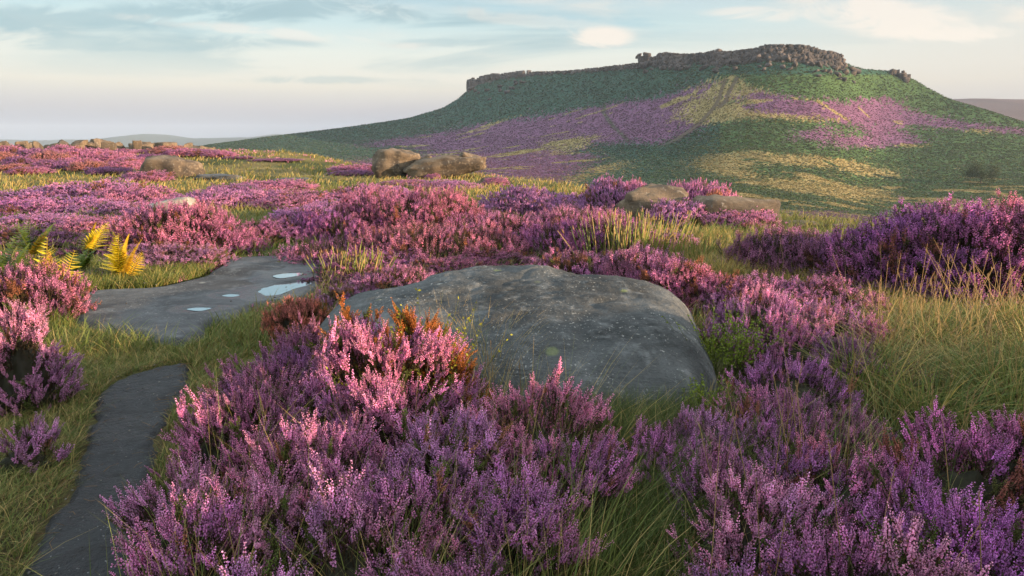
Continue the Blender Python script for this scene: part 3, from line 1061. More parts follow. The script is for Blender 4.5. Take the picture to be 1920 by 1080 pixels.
# ------------------------------------------------------------------ cover on the far hill: bracken, heather and grass nobody could count
def hill_cover():
    rng = np.random.default_rng(5)
    N = 290000
    px = rng.uniform(250, 2060, N)
    u = (px - 960) / F / 0.99
    Y0 = np.interp(u, *T_Y0)
    Yr = np.interp(u, *T_YR)
    t = rng.uniform(0, 1, N) ** 1.15
    Y = Y0 + (Yr - Y0) * (t * 1.05 - 0.02)
    x = u * Y
    z = land(x, Y)
    cl, ppx, row = hill_class(x, Y, z, 1.5, 4)
    trail = np.minimum(line_dist(ppx, row, TRAIL), line_dist(ppx, row, TRAIL2))
    ok = trail > 2.2 * sstep(285, 255, row)
    clump = fbm2(x, Y, 5, 3, 91)
    ok &= rng.uniform(-0.9, 0.9, N) < clump + 0.45
    specs = [(0, 'bracken', np.array([0.064, 0.112, 0.036]), 0.42), (1, 'hill_heather', np.array([0.165, 0.074, 0.138]), 0.32), (2, 'hill_grass', np.array([0.29, 0.23, 0.095]), 0.32)]
    for k, name, c, sz in specs:
        m = ok & (cl == k)
        n = int(m.sum())
        X = np.stack([x[m], Y[m], z[m]], -1)
        s = sz * rng.uniform(0.6, 1.5, n) * (1 + Y[m] / 420)
        tri = 6
        ang = rng.uniform(0, 2 * np.pi, (n, tri))
        tilt = rng.uniform(0.25, 1.0, (n, tri))
        tip = np.stack([np.cos(ang) * tilt, np.sin(ang) * tilt, rng.uniform(0.15, 0.5, (n, tri))], -1)
        side = np.stack([-np.sin(ang), np.cos(ang), rng.uniform(-0.3, 0.3, (n, tri))], -1) * 0.42
        a = X[:, None] + s[:, None, None] * tip
        b = X[:, None] + s[:, None, None] * (tip * 0.35 + side)
        d = X[:, None] + s[:, None, None] * (tip * 0.35 - side) - np.array([0, 0, 0.1])
        V = np.stack([a, b, d], 2).reshape(-1, 3)
        Fc = np.arange(len(V)).reshape(-1, 3)
        var = (0.87 + 0.26 * rng.random((n, 1, 1))) * (1 + 0.45 * clump[m])[:, None, None] * rng.uniform(0.82, 1.2, (n, tri, 1))
        cc = np.broadcast_to(c, (n, tri, 3)) * var
        oth = np.array([[0.15, 0.11, 0.10], [0.11, 0.105, 0.07], [0.13, 0.13, 0.06]])[k]
        cc = lerp(cc, np.broadcast_to(oth, (n, tri, 3)), 0.45 * rng.random((n, 1, 1)))
        if k == 0:
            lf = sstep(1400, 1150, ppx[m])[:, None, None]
            cc = lerp(cc, cc * np.array([0.75, 0.95, 1.35]), lf)  # the scarp's bluish shade put into the bracken colour towards the left
            yel = rng.random((n, tri, 1)) < 0.04
            cc = np.where(yel, cc * np.array([2.4, 1.7, 1.0]), cc)
        cc = np.repeat(cc[:, :, None], 3, 2).reshape(-1, 3)
        o = link(name, make_mesh(name, V, Fc, M_GRASS, cc))
        o['kind'] = 'stuff'


hill_cover()

# ------------------------------------------------------------------ heather
MAUVE = np.array([0.86, 0.385, 0.68])

def floret(p, out, s, c, acc, rng):
    """one little bell: apex on the stem, mouth turned outwards"""
    out = out / np.linalg.norm(out)
    a = np.cross(out, [0.3, 0.2, 0.9])
    a /= np.linalg.norm(a)
    b = np.cross(out, a)
    th = rng.uniform(0, 6.28)
    v = [p]
    for k in range(3):
        q = th + k * 2.094
        v.append(p + out * s * 1.25 + (a * math.cos(q) + b * math.sin(q)) * s * 0.62)
    acc.add(v, [[0, 1, 2], [0, 2, 3], [0, 3, 1]], c)


def tube(acc, pts, r0, r1, c, k=3):
    pts = np.array(pts, float)
    n = len(pts)
    ring = []
    for i, p in enumerate(pts):
        r = lerp(r0, r1, i / (n - 1))
        d = pts[min(i + 1, n - 1)] - pts[max(i - 1, 0)]
        d /= np.linalg.norm(d) + 1e-9
        a = np.cross(d, [0.9, 0.1, 0.2])
        a /= np.linalg.norm(a)
        b = np.cross(d, a)
        ring.append([p + r * (a * math.cos(6.283 * j / k) + b * math.sin(6.283 * j / k)) for j in range(k)])
    acc.add(np.array(ring).reshape(-1, 3), grid_faces(n, k, True), c)


def sprig(seed, lod):
    """one branching shoot, 0.2 m: flower spikes at the top, scaly green-brown stem below"""
    rng = np.random.default_rng(seed)
    fl, fo = Acc(), Acc()
    bend = rng.normal(0, 0.03, 2)
    main = lambda t: np.array([bend[0] * t * t, bend[1] * t * t, 0.2 * t])
    nsp, nf, fs = {0: (5, 24, 0.0062), 1: (5, 7, 0.0115), 2: (6, 0, 0)}[lod]
    green = np.array([0.040, 0.052, 0.014])
    brown = np.array([0.055, 0.032, 0.016])
    if lod < 2:
        tube(fo, [main(0), main(0.5), main(0.97)], 0.0022 if lod == 0 else 0.004, 0.001 if lod == 0 else 0.002, brown)
    for k in range(nsp):
        if k == 0:
            b0, d, L = main(0.62), np.array([bend[0], bend[1], 0.2]), 0.082 * rng.uniform(0.85, 1.25)
        else:
            t = rng.uniform(0.35, 0.72)
            th = rng.uniform(0, 6.28)
            b0 = main(t)
            d = np.array([math.cos(th) * 0.45, math.sin(th) * 0.45, 1.0])
            L = rng.uniform(0.045, 0.085)
        d = d / np.linalg.norm(d)
        tone = rng.uniform(0.75, 1.25)
        if lod == 2:
            b0 = b0 + np.array([rng.normal(0, 0.03), rng.normal(0, 0.03), rng.normal(0, 0.02)])
            s = 0.013
            for q in range(2):
                c0 = b0 + d * L * (0.1 + 0.4 * q)
                a = np.cross(d, [0.7, 0.5, 0.1]); a /= np.linalg.norm(a)
                b = np.cross(d, a)
                w0 = rng.uniform(0, 2)
                v = [c0 + (a * math.cos(x + w0) + b * math.sin(x + w0)) * s * rng.uniform(0.7, 1.2) for x in (0, 2.1, 4.2)] + [c0 + d * L * 0.5]
                fl.add(v, [[0, 1, 3], [1, 2, 3], [2, 0, 3]], MAUVE * tone * rng.uniform(0.7, 1.3))
            continue
        st = b0 + d * L * 0.5
        if lod == 0:
            tube(fo, [b0 - d * 0.03, b0 + d * L], 0.0013, 0.0007, brown)
        for q in range(nf):
            t = (q + rng.uniform(0, 1)) / nf
            th = q * 2.4 + rng.uniform(-0.5, 0.5)
            a = np.cross(d, [0.7, 0.5, 0.1]); a /= np.linalg.norm(a)
            b = np.cross(d, a)
            out = a * math.cos(th) + b * math.sin(th) + d * (0.15 + 0.6 * t)
            c = MAUVE * tone * rng.uniform(0.72, 1.3) * (np.array([1.0, 1.0, 1.0]) + np.array([0.12, 0.25, 0.12]) * t)
            if rng.random() < 0.07:
                c = np.array([0.30, 0.16, 0.09])
            floret(b0 + d * L * t, out, fs * rng.uniform(0.8, 1.25) * (1.12 - 0.5 * t), c, fl, rng)
    nl = {0: 26, 1: 9, 2: 3}[lod]
    ls = {0: 0.010, 1: 0.020, 2: 0.04}[lod]
    for q in range(nl):
        t = rng.uniform(0.12, 0.72)
        p = main(t) + rng.normal(0, 0.008, 3)
        th = rng.uniform(0, 6.28)
        d = np.array([math.cos(th), math.sin(th), 1.1]) * ls
        sd = np.array([-math.sin(th), math.cos(th), 0]) * ls * 0.25
        c = lerp(green, brown, rng.random()) * rng.uniform(0.7, 1.5)
        fo.add([p - sd, p + sd, p + d], [[0, 1, 2]], c)
    return fl.arrays(), fo.arrays()


SPRIGS = {lod: [sprig(900 + 20 * lod + k, lod) for k in range(7 if lod == 0 else 6)] for lod in (0, 1, 2)}


def frames(axis, rng):
    n = len(axis)
    axis = axis / np.linalg.norm(axis, axis=1, keepdims=True)
    ref = rng.normal(size=(n, 3))
    a = np.cross(axis, ref)
    a /= np.linalg.norm(a, axis=1, keepdims=True)
    b = np.cross(axis, a)
    return np.stack([a, b, axis], -1)        # columns are the local axes


def scatter(templates, pos, axis, scale, tone, rng):
    out = []
    which = rng.integers(0, len(templates), len(pos))
    Rm = frames(axis, rng)
    for part in (0, 1):
        Vs, Fs, Cs, n0 = [], [], [], 0
        for k, tpl in enumerate(templates):
            V, Fc, c = tpl[part]
            idx = np.nonzero(which == k)[0]
            if not len(idx):
                continue
            W = np.einsum('nij,vj->nvi', Rm[idx], V) * scale[idx, None, None] + pos[idx, None]
            m = len(V)
            Fs.append((Fc[None] + (n0 + np.arange(len(idx)) * m)[:, None, None]).reshape(-1, 3))
            cc = c[None] * (tone[idx][:, None, :] if part == 0 else 1.0) * np.ones((len(idx), 1, 1))
            Vs.append(W.reshape(-1, 3))
            Cs.append(cc.reshape(-1, 3))
            n0 += m * len(idx)
        out.append((np.concatenate(Vs), np.concatenate(Fs), np.concatenate(Cs)))
    return out


def mound(dirs, rx, ry, h, seed, lump=0.2):
    """an uneven cushion: direction -> surface point"""
    s = 1 + lump * 2.0 * (vnoise(dirs * 1.9 + seed * 7.7, seed) - 0.5) + lump * 0.9 * (vnoise(dirs * 4.5 + seed * 3.1, seed + 1) - 0.5)
    zz = np.clip(dirs[:, 2], 0, 1) ** 0.72 * h
    return np.stack([dirs[:, 0] * rx, dirs[:, 1] * ry, zz], -1) * s[:, None]


def bush_meshes(rx, ry, h, seed, lod, density, sp_scale=1.0, dead=0.10, gap=0.30):
    rng = np.random.default_rng(seed)
    area = 2 * math.pi * ((rx * ry) ** 1.6 / 3 + (rx * h) ** 1.6 / 3 + (ry * h) ** 1.6 / 3) ** (1 / 1.6) * 1.1
    n = int(area * density)
    cz = rng.uniform(0.03, 1, n)
    th = rng.uniform(0, 2 * math.pi, n)
    sn = np.sqrt(1 - cz * cz)
    dirs = np.stack([sn * np.cos(th), sn * np.sin(th), cz], -1)
    P = mound(dirs, rx, ry, h, seed)
    hole = vnoise(P * (8.0 if lod == 0 else 5.0) + seed, seed + 2)
    keep = hole > (gap + (0.12 if lod == 0 else 0.03)) * rng.uniform(0.7, 1.25, n)
    keep &= rng.random(n) < 0.35 + 0.75 * np.clip(P[:, 2] / h, 0, 1) ** 0.5 + 0.2
    P, dirs = P[keep], dirs[keep]
    n = len(P)
    nrm = np.stack([P[:, 0] / rx ** 2, P[:, 1] / ry ** 2, P[:, 2] / h ** 2 + 0.2], -1)
    nrm /= np.linalg.norm(nrm, axis=1, keepdims=True)
    axis = nrm * 0.55 + np.array([0, 0, 0.75]) + rng.normal(0, 0.17, (n, 3))
    axis /= np.linalg.norm(axis, axis=1, keepdims=True)
    sc = sp_scale * rng.uniform(0.7, 1.25, n)
    pos = P - axis * (0.15 * sc)[:, None] + nrm * 0.03 * rng.normal(size=(n, 1)) * (1 + lod)
    patch = vnoise(P * 3.0 + seed * 1.3, seed + 3)[:, None]
    tone = lerp(np.array([1.08, 1.04, 0.98]), np.array([0.90, 0.9, 1.02]), sstep(0.3, 0.7, patch)) * rng.uniform(0.75, 1.25, (n, 1))
    dd = (vnoise(P * 4.0 + seed * 2.3, seed + 4) > 1 - dead * 2.2) | (rng.random(n) < dead * 0.4)
    tone = np.where(dd[:, None], np.array([0.62, 0.62, 0.22]), tone)
    gg = rng.random(n) < 0.07
    tone = np.where(gg[:, None], np.array([0.20, 0.52, 0.08]), tone)
    fl, fo = scatter(SPRIGS[lod], pos, axis, sc, tone, rng)
    # the dark woody inside of the cushion
    V, Fc = ico(4 if lod == 0 else 3)
    up = V[:, 2] > -0.25
    D = V.copy()
    D[:, 2] = np.clip(D[:, 2], 0.0, 1)
    C_ = mound(D, rx, ry, h, seed) * (0.70 + 0.22 * fbm(V * 7 + seed, 4, seed))[:, None]
    C_[:, 2] -= 0.03 + 0.10 * (V[:, 2] < 0)
    # a thatch of bare dark twigs on it
    m = int(n * 1.6)
    tw = rng.integers(0, n, m)
    tb = P[tw] * rng.uniform(0.55, 0.85, (m, 1))
    td = axis[tw] + rng.normal(0, 0.35, (m, 3))
    tl = (0.05 + 0.10 * rng.random((m, 1))) * (1 + 0.5 * lod)
    ts = np.cross(td, rng.normal(size=(m, 3)))
    ts *= (0.0025 if lod == 0 else 0.006) / (np.linalg.norm(ts, axis=1, keepdims=True) + 1e-9)
    tV = np.stack([tb - ts, tb + ts, tb + td * tl], 1).reshape(-1, 3)
    tC = np.repeat(np.array([0.050, 0.034, 0.018]) * rng.uniform(0.4, 1.8, (m, 1)), 3, 0)
    ccol = lerp(np.array([0.014, 0.011, 0.006]), np.array([0.026, 0.026, 0.010]), vnoise(V * 9, seed)[:, None])
    Fc = Fc[up[Fc].all(axis=1)]
    foV = np.concatenate([fo[0], C_, tV])
    foF = np.concatenate([fo[1], Fc + len(fo[0]), np.arange(len(tV)).reshape(-1, 3) + len(fo[0]) + len(C_)])
    foC = np.concatenate([fo[2], ccol, tC])
    return (make_mesh('flowers', fl[0], fl[1], M_FLOWER, fl[2]), make_mesh('foliage', foV, foF, M_FOLIAGE, foC))


TINT = {'pink': (1.05, 1.02, 1.0), 'hot': (1.10, 0.95, 0.92), 'rose': (0.98, 0.86, 0.80), 'lilac': (1.02, 1.10, 1.04), 'purple': (0.94, 0.88, 0.97),
        'violet': (0.90, 0.76, 0.99), 'dusk': (0.70, 0.68, 0.74), 'brown': (0.9, 0.85, 0.45), 'russet': (1.15, 0.95, 0.45)}  # flower hues with sun and shade tones put in; dusk darkens a bush

UNIT = {}
def unit_bush(lod, k):
    if (lod, k) not in UNIT:
        if lod == 1:
            UNIT[lod, k] = bush_meshes(0.6, 0.6, 0.5, 300 + k, 1, 470, 0.9, 0.10, 0.3)
        else:
            UNIT[lod, k] = bush_meshes(0.8, 0.8, 0.6, 400 + k, 2, 420, 1.0, 0.08, 0.25)
    return UNIT[lod, k]


NB = [0]
def bush(px, top, Y, wpx, style, label, dep=0.9, base=None, rz=None, lod=None, density=640, dead=0.06, name='heather_bush'):
    NB[0] += 1
    seed = 1000 + NB[0]
    p = at(px, top, Y)
    g = land1(p[0], Y) if base is None else base
    w = wpx / F * Y
    if lod is None:
        lod = 0 if Y < 5.05 else (1 if Y < 11.3 else 2)
    h = max(0.10, p[2] - g - (0.05 if lod < 2 else 0.04))
    w *= (1.12, 1.20, 1.08)[lod]
    dep = dep if lod == 0 else dep * 1.05
    root = bpy.data.objects.new(name, None)
    root.empty_display_size = 0.2
    COL.objects.link(root)
    root.location = (p[0], Y, g - 0.02)
    tag(root, label, 'heather bush', 'heather bushes')
    if lod == 0:
        a, b = bush_meshes(w / 2, w / 2 * dep, h, seed, 0, density, 0.84, dead)
    elif lod == 1 and (h > 0.66 or w > 1.45):
        a, b = bush_meshes(w / 2, w / 2 * dep, h, seed, 1, 470, 0.9, dead)
    else:
        a, b = unit_bush(lod, NB[0] % (5 if lod == 1 else 5))
        r0, h0 = (0.6, 0.5) if lod == 1 else (0.8, 0.6)
        root.rotation_euler = (0, 0, (NB[0] * 2.399) % 6.283 if rz is None else rz)
        root.rotation_euler[2] = round(root.rotation_euler[2] / (math.pi / 2)) * (math.pi / 2) + 0.25 * math.sin(NB[0])
        k = int(round(root.rotation_euler[2] / (math.pi / 2))) % 2
        sx, sy = w / 2 / r0, w / 2 * dep / r0
        root.scale = (sx, sy, h / h0) if k == 0 else (sy, sx, h / h0)
    f = link('flowers', a, root)
    tn = np.array(TINT[style]) * (1.0, 0.76, 0.70)[lod] * (0.94 + 0.12 * ((NB[0] * 0.618) % 1))
    f.color = (*tn, 1)
    link('foliage', b, root)
    return root


# the near bushes
for a in [
    (700, 596, 2.95, 330, 'pink', 'tallest foreground heather bush, its sunlit pink top standing before the left of the big boulder'),
    (545, 648, 3.15, 250, 'dusk', 'dark purple heather bush leaning over the upper bend of the path'),
    (425, 738, 2.65, 230, 'purple', 'purple heather bush with sparse spikes beside the middle of the path'),
    (335, 832, 2.2, 210, 'lilac', 'lilac heather bush bulging over the narrow part of the dark path'),
    (1010, 716, 2.65, 270, 'pink', 'pink-tipped heather bush in front of the middle of the big boulder'),
    (830, 768, 2.3, 310, 'lilac', 'lilac heather bush below the tallest sunlit foreground bush'),
    (590, 800, 2.2, 300, 'pink', 'dense pink-lilac heather bush below the dark hollow in the foreground'),
    (345, 950, 1.75, 250, 'purple', 'purple heather bush at the bottom left beside the widest part of the path'),
    (640, 940, 1.72, 330, 'lilac', 'lilac heather bush with grass blades through it at the bottom centre'),
    (965, 885, 1.9, 270, 'purple', 'purple heather bush beside the dark grassy gap in the foreground'),
    (460, 1040, 1.5, 260, 'lilac', 'heather bush cut by the bottom edge, nearest the path'),
    (850, 1020, 1.5, 300, 'dusk', 'thin heather bush cut by the bottom edge among yellow grass blades'),
    (580, 610, 3.55, 150, 'dusk', 'dusky heather bush hugging the left end of the big boulder'),
    (1230, 800, 2.75, 150, 'purple', 'thin purple heather bush half swallowed by the grass of the dark gap'),
    (1335, 770, 2.95, 150, 'lilac', 'thin lilac heather bush in the grass below the bilberry shrub'),
    (1350, 850, 2.4, 150, 'dusk', 'small dusky heather bush on the right rim of the dark grassy gap'),
    (1455, 742, 3.1, 250, 'purple', 'low purple heather bush right of the bilberry beside the big boulder'),
    (1285, 790, 2.9, 170, 'dusk', 'small sparse heather bush in the grass below the right end of the big boulder'),
    (1810, 798, 2.3, 330, 'violet', 'bright violet heather bush in front of the tall right-hand grass'),
    (1935, 775, 2.4, 190, 'hot', 'orange-pink sunlit heather bush at the right edge of the foreground'),
    (1600, 835, 2.3, 290, 'rose', 'brownish heather bush between the low purple one and the bright violet one'),
    (1420, 905, 2.0, 240, 'lilac', 'lilac heather bush right of the dark grassy gap in the foreground'),
    (1610, 985, 1.7, 320, 'purple', 'purple heather bush at the bottom edge under the brownish one'),
    (1860, 945, 1.75, 330, 'violet', 'deep violet heather bush in the bottom right corner'),
    (1405, 1045, 1.6, 220, 'dusk', 'dark heather bush at the bottom edge next to the dark grassy gap'),
    (480, 690, 2.85, 200, 'dusk', 'shaded heather bush left of the tallest sunlit bush, above the dark hollow'),
    (720, 700, 2.6, 260, 'pink', 'bright pink heather bush on the near flank of the tallest sunlit bush'),
    (500, 900, 1.95, 260, 'lilac', 'pale lilac heather bush between the bottom left purple one and the pink-lilac one'),
    (780, 870, 1.95, 280, 'pink', 'pink-lilac heather bush in the centre of the foreground slope'),
    (1090, 800, 2.4, 170, 'purple', 'purple heather bush at the left rim of the dark grassy gap'),
    (1560, 752, 3.0, 200, 'dusk', 'dusky thin heather bush before the left edge of the tall grass'),
    (1740, 880, 2.0, 260, 'purple', 'purple heather bush between the brownish bush and the bright violet one'),
    (1500, 830, 2.5, 210, 'purple', 'purple heather bush below the low one right of the bilberry'),
    (1740, 1010, 1.55, 260, 'lilac', 'lilac heather bush at the bottom edge in the right-hand corner mass'),
    (15, 585, 3.7, 165, 'lilac', 'lilac heather bush at the left edge beside the grassy turf'),
    (30, 785, 2.9, 110, 'lilac', 'small low heather bush at the left edge above the lower turf'),
]:
    bush(*a)
bush(655, 568, 3.22, 90, 'russet', 'upright dry russet heather tuft with pale tips against the big boulder', dead=0.3)
bush(775, 576, 3.12, 165, 'russet', 'orange-brown dry heather bush with bilberry leaves against the big boulder', dead=0.45)
bush(850, 668, 2.95, 110, 'russet', 'small rusty heather bush at the right foot of the tallest sunlit bush', dead=0.45)

# the middle distance
for a in [
    (1085, 473, 6.7, 170, 'pink', 'pale pink heather bush directly behind the top of the big boulder'),
    (1195, 469, 6.6, 150, 'pink', 'pink heather bush behind the big boulder, below the rush tuft'),
    (1275, 489, 6.1, 150, 'hot', 'hot pink heather bush behind the right shoulder of the big boulder'),
    (1010, 492, 6.5, 80, 'purple', 'small purple heather bush filling the dip in the top of the big boulder'),
    (740, 496, 6.5, 150, 'pink', 'pale pink heather bush behind the left lobe of the big boulder'),
    (655, 530, 6.0, 110, 'lilac', 'lilac heather bush between the puddled slab and the big boulder'),
    (560, 556, 5.1, 110, 'russet', 'orange-tipped heather bush at the near corner of the puddled slab'),
    (1345, 511, 5.9, 130, 'hot', 'hot pink heather bush curling down behind the right end of the big boulder'),
    (1420, 513, 5.7, 190, 'pink', 'pink-lilac heather bush falling away right of the big boulder'),
    (1545, 519, 5.6, 190, 'pink', 'pale lilac heather bush with sunlit tips at the edge of the golden grass'),
    (1430, 550, 4.9, 190, 'lilac', 'lilac heather bush hugging the right side of the big boulder'),
    (1530, 560, 4.8, 180, 'lilac', 'lilac heather bush below the sunlit pale lilac one'),
    (1600, 576, 4.7, 120, 'purple', 'purple heather bush at the left edge of the tall right-hand grass'),
    (1480, 602, 4.2, 200, 'purple', 'purple heather bush behind the yellow-green bilberry'),
    (1575, 632, 4.0, 170, 'dusk', 'dusky purple heather bush beside the tall right-hand grass'),
    (1490, 672, 3.55, 200, 'purple', 'purple heather bush in front of the yellow-green bilberry'),
    (1690, 690, 4.0, 90, 'dusk', 'small dark heather bush poking out of the near side of the tall right-hand grass'),
    (1855, 640, 4.6, 100, 'purple', 'small purple heather bush in the middle of the tall right-hand grass'),
    (1730, 585, 5.3, 110, 'dusk', 'low dusky heather bush showing through the tall right-hand grass'),
    (1850, 376, 6.3, 330, 'violet', 'tallest violet heather bush rising at the right edge above the long grass'),
    (1985, 366, 5.9, 200, 'hot', 'sunlit pink heather bush at the far right edge of the tall violet mass'),
    (1700, 430, 6.5, 220, 'violet', 'violet heather bush on the left shoulder of the tall right-hand one'),
    (1505, 432, 7.6, 220, 'dusk', 'dark violet heather bush behind the golden grass, below the flat grey slab'),
    (1605, 448, 7.0, 180, 'dusk', 'dark heather bush between the two violet ones at the right'),
    (1430, 458, 7.6, 110, 'dusk', 'small dusky heather bush at the left end of the dark violet row'),
    (775, 354, 11.1, 230, 'hot', 'tall hot pink heather bush, the highest of the middle distance'),
    (655, 398, 10.6, 200, 'violet', 'violet-shaded heather bush left of the tall hot pink one'),
    (815, 430, 8.9, 270, 'rose', 'broad orange-pink heather bush behind the middle of the big boulder'),
    (640, 458, 8.6, 190, 'purple', 'purple heather bush sloping down to the puddled slab'),
    (625, 500, 7.2, 110, 'dusk', 'dusky heather bush overhanging the right end of the puddled slab'),
    (925, 402, 10.8, 180, 'pink', 'pink heather bush right of the tall hot pink one'),
    (1085, 394, 11.0, 170, 'pink', 'pink heather bush behind the deep violet dome'),
    (955, 446, 9.3, 130, 'lilac', 'pale lilac heather bush left of the deep violet dome'),
    (1108, 414, 9.2, 215, 'violet', 'deep violet dome-shaped heather bush left of the rush tuft'),
    (700, 468, 7.7, 170, 'purple', 'purple heather bush above the pale dry rush tuft'),
    (595, 470, 8.1, 120, 'purple', 'purple heather bush at the far right corner of the puddled slab'),
    (850, 482, 7.4, 150, 'rose', 'salmon heather bush just over the back edge of the big boulder'),
    (930, 470, 7.9, 150, 'rose', 'salmon pink heather bush right of the broad orange-pink one'),
    (1235, 428, 9.4, 130, 'lilac', 'greyish lilac heather bush growing behind the rush tuft'),
    (510, 410, 10.2, 150, 'purple', 'purple heather bush above the far corner of the puddled slab'),
    (345, 386, 9.2, 190, 'hot', 'big rounded pink heather bush right of the yellow ferns'),
    (425, 440, 9.2, 120, 'violet', 'violet heather bush on the right flank of the big rounded pink one'),
    (270, 452, 8.3, 120, 'lilac', 'lilac heather bush under the taller yellow fern'),
    (190, 446, 8.9, 120, 'dusk', 'dark heather bush between the two yellow ferns'),
    (120, 430, 9.8, 120, 'pink', 'pink heather bush behind the lower yellow fern'),
    (30, 425, 9.9, 130, 'purple', 'purple heather bush behind the green fern at the left edge'),
    (170, 500, 7.2, 110, 'dusk', 'dark twiggy heather bush left of the mossy edge of the slab'),
    (45, 498, 5.6, 160, 'rose', 'orange-pink sunlit heather bush at the left edge below the ferns'),
    (110, 540, 5.6, 70, 'dusk', 'small dusky heather bush at the left end of the puddled slab'),
    (330, 455, 7.9, 150, 'lilac', 'lilac skirt of heather in front of the big rounded pink bush'),
]:
    bush(*a)

# the far side of the near moor
for a in [
    (985, 358, 14.0, 140, 'dusk', 'dark violet rounded heather bush at the grassy edge of the moor'),
    (1085, 364, 14.6, 120, 'purple', 'purple heather bush right of the dark rounded one at the moor edge'),
    (1160, 346, 14.0, 120, 'dusk', 'dark heather bush climbing the left side of the brown weathered boulder'),
    (1190, 343, 13.8, 44, 'hot', 'small bright pink heather tuft against the left of the brown weathered boulder'),
    (1322, 347, 13.3, 105, 'hot', 'bright pink heather bush on top of the smooth tan boulder'),
    (1268, 354, 13.4, 50, 'hot', 'pink heather bush lying over the top of the brown weathered boulder'),
    (1275, 376, 12.4, 110, 'pink', 'pink heather bush in front of the gap between the two moor-edge boulders'),
    (1385, 390, 12.0, 120, 'rose', 'rosy heather bush at the foot of the smooth tan boulder'),
    (1045, 372, 13.4, 90, 'dusk', 'low dark heather bush before the purple one at the moor edge'),
    (690, 349, 16.5, 120, 'rose', 'dark pink heather bush behind the tall hot pink one, left of its crest'),
    (745, 352, 17.5, 50, 'purple', 'small purple heather bush just left of the hot pink crest'),
    (640, 374, 13.8, 120, 'pink', 'pale pink heather bush above the violet-shaded one'),
    (565, 362, 16.0, 150, 'rose', 'rosy heather bush at the right of the long-grass hollow'),
    (585, 384, 13.0, 120, 'purple', 'purple heather bush behind the one above the slab corner'),
    (840, 338, 22, 110, 'pink', 'pale pink heather bush on the grass below the long tilted boulder'),
    (765, 336, 24, 90, 'rose', 'flat pink heather bush on the grass below the pale rounded boulder'),
    (930, 332, 23.5, 40, 'rose', 'small rosy heather tuft growing on the orange-lit boulder'),
    (812, 325, 27.5, 26, 'rose', 'tiny heather tuft under the overhang of the long tilted boulder'),
    (680, 308, 32, 100, 'rose', 'low heather bush left of the pale rounded layered boulder'),
    (660, 318, 30, 70, 'dusk', 'low dark heather bush in front of the one left of the pale rounded boulder'),
    (515, 304, 36, 80, 'dusk', 'dark heather bush left of the low tan boulder'),
    (450, 310, 36.5, 50, 'dusk', 'dark heather clump beside the small dark boulder'),
    (275, 322, 26, 74, 'rose', 'rounded heather bush at the foot of the gashed boulder'),
    (440, 344, 18.5, 90, 'dusk', 'dark heather bush left of the brown flat-topped rock'),
    (510, 338, 20.5, 130, 'rose', 'heather bush spilling over the brown flat-topped rock'),
    (400, 358, 16, 120, 'pink', 'pink heather bush in front of the brown flat-topped rock'),
    (500, 356, 16.5, 90, 'pink', 'pink heather bush at the edge of the long-grass hollow'),
    (170, 343, 17.5, 160, 'pink', 'long pink heather bush, crest of the ridge left of the white-topped boulder'),
    (60, 354, 17, 150, 'pink', 'pink heather bush at the left end of the heather ridge'),
    (245, 352, 16, 140, 'rose', 'rosy heather bush on the ridge behind the white-topped boulder'),
    (320, 372, 14.4, 90, 'rose', 'heather bush just behind the white-topped boulder'),
    (115, 370, 14.5, 170, 'purple', 'purple heather bush below the crest of the left heather ridge'),
    (15, 376, 14, 130, 'violet', 'violet heather bush at the left edge below the ridge'),
    (215, 376, 14, 120, 'pink', 'pink heather bush before the ridge, above the taller yellow fern'),
    (270, 388, 12.3, 90, 'dusk', 'dark heather hollow left of the white-topped boulder'),
    (70, 400, 12, 150, 'pink', 'pale pink heather bush above the lower yellow fern'),
    (180, 404, 11.5, 120, 'rose', 'rosy heather bush behind the taller yellow fern'),
]:
    bush(*a)

bank = [(20, 280, 38), (70, 282, 37), (118, 277, 39), (95, 290, 34), (150, 283, 36), (40, 298, 33), (145, 298, 32), (30, 310, 30.5), (180, 284, 37), (100, 303, 31), (218, 290, 35), (170, 305, 30.5),
        (250, 298, 33.5), (285, 292, 36), (230, 305, 31), (300, 301, 34), (345, 288, 38), (380, 290, 38), (412, 293, 37.5), (320, 284, 40), (245, 283, 40), (200, 315, 29), (60, 315, 29.5), (5, 290, 36)]
for i, (px, top, Y) in enumerate(bank):
    r = bush(px, top - 3 - (7 if px > 300 else 0), Y, 50 + 20 * ((i * 0.618) % 1), ['rose', 'dusk', 'rose', 'brown'][i % 4], 'dark pink heather bush on the sunlit bank below the broken stone row', lod=2)
    r['group'] = 'heather bushes on the bank below the stone row'


# ------------------------------------------------------------------ grass
def blocked(x, y):
    b = in_poly(x, y, PATH) | in_poly(x, y, SLAB)
    i = np.clip(((x + 1.65) / 0.014).astype(int), 0, BX.shape[1] - 1)
    j = np.clip(((y - 3.2) / 0.014).astype(int), 0, BX.shape[0] - 1)
    inb = (x > -1.65) & (x < 1.74) & (y > 3.2) & (y < 6.28)
    return b | (inb & (BZ[j, i] > 0.03))


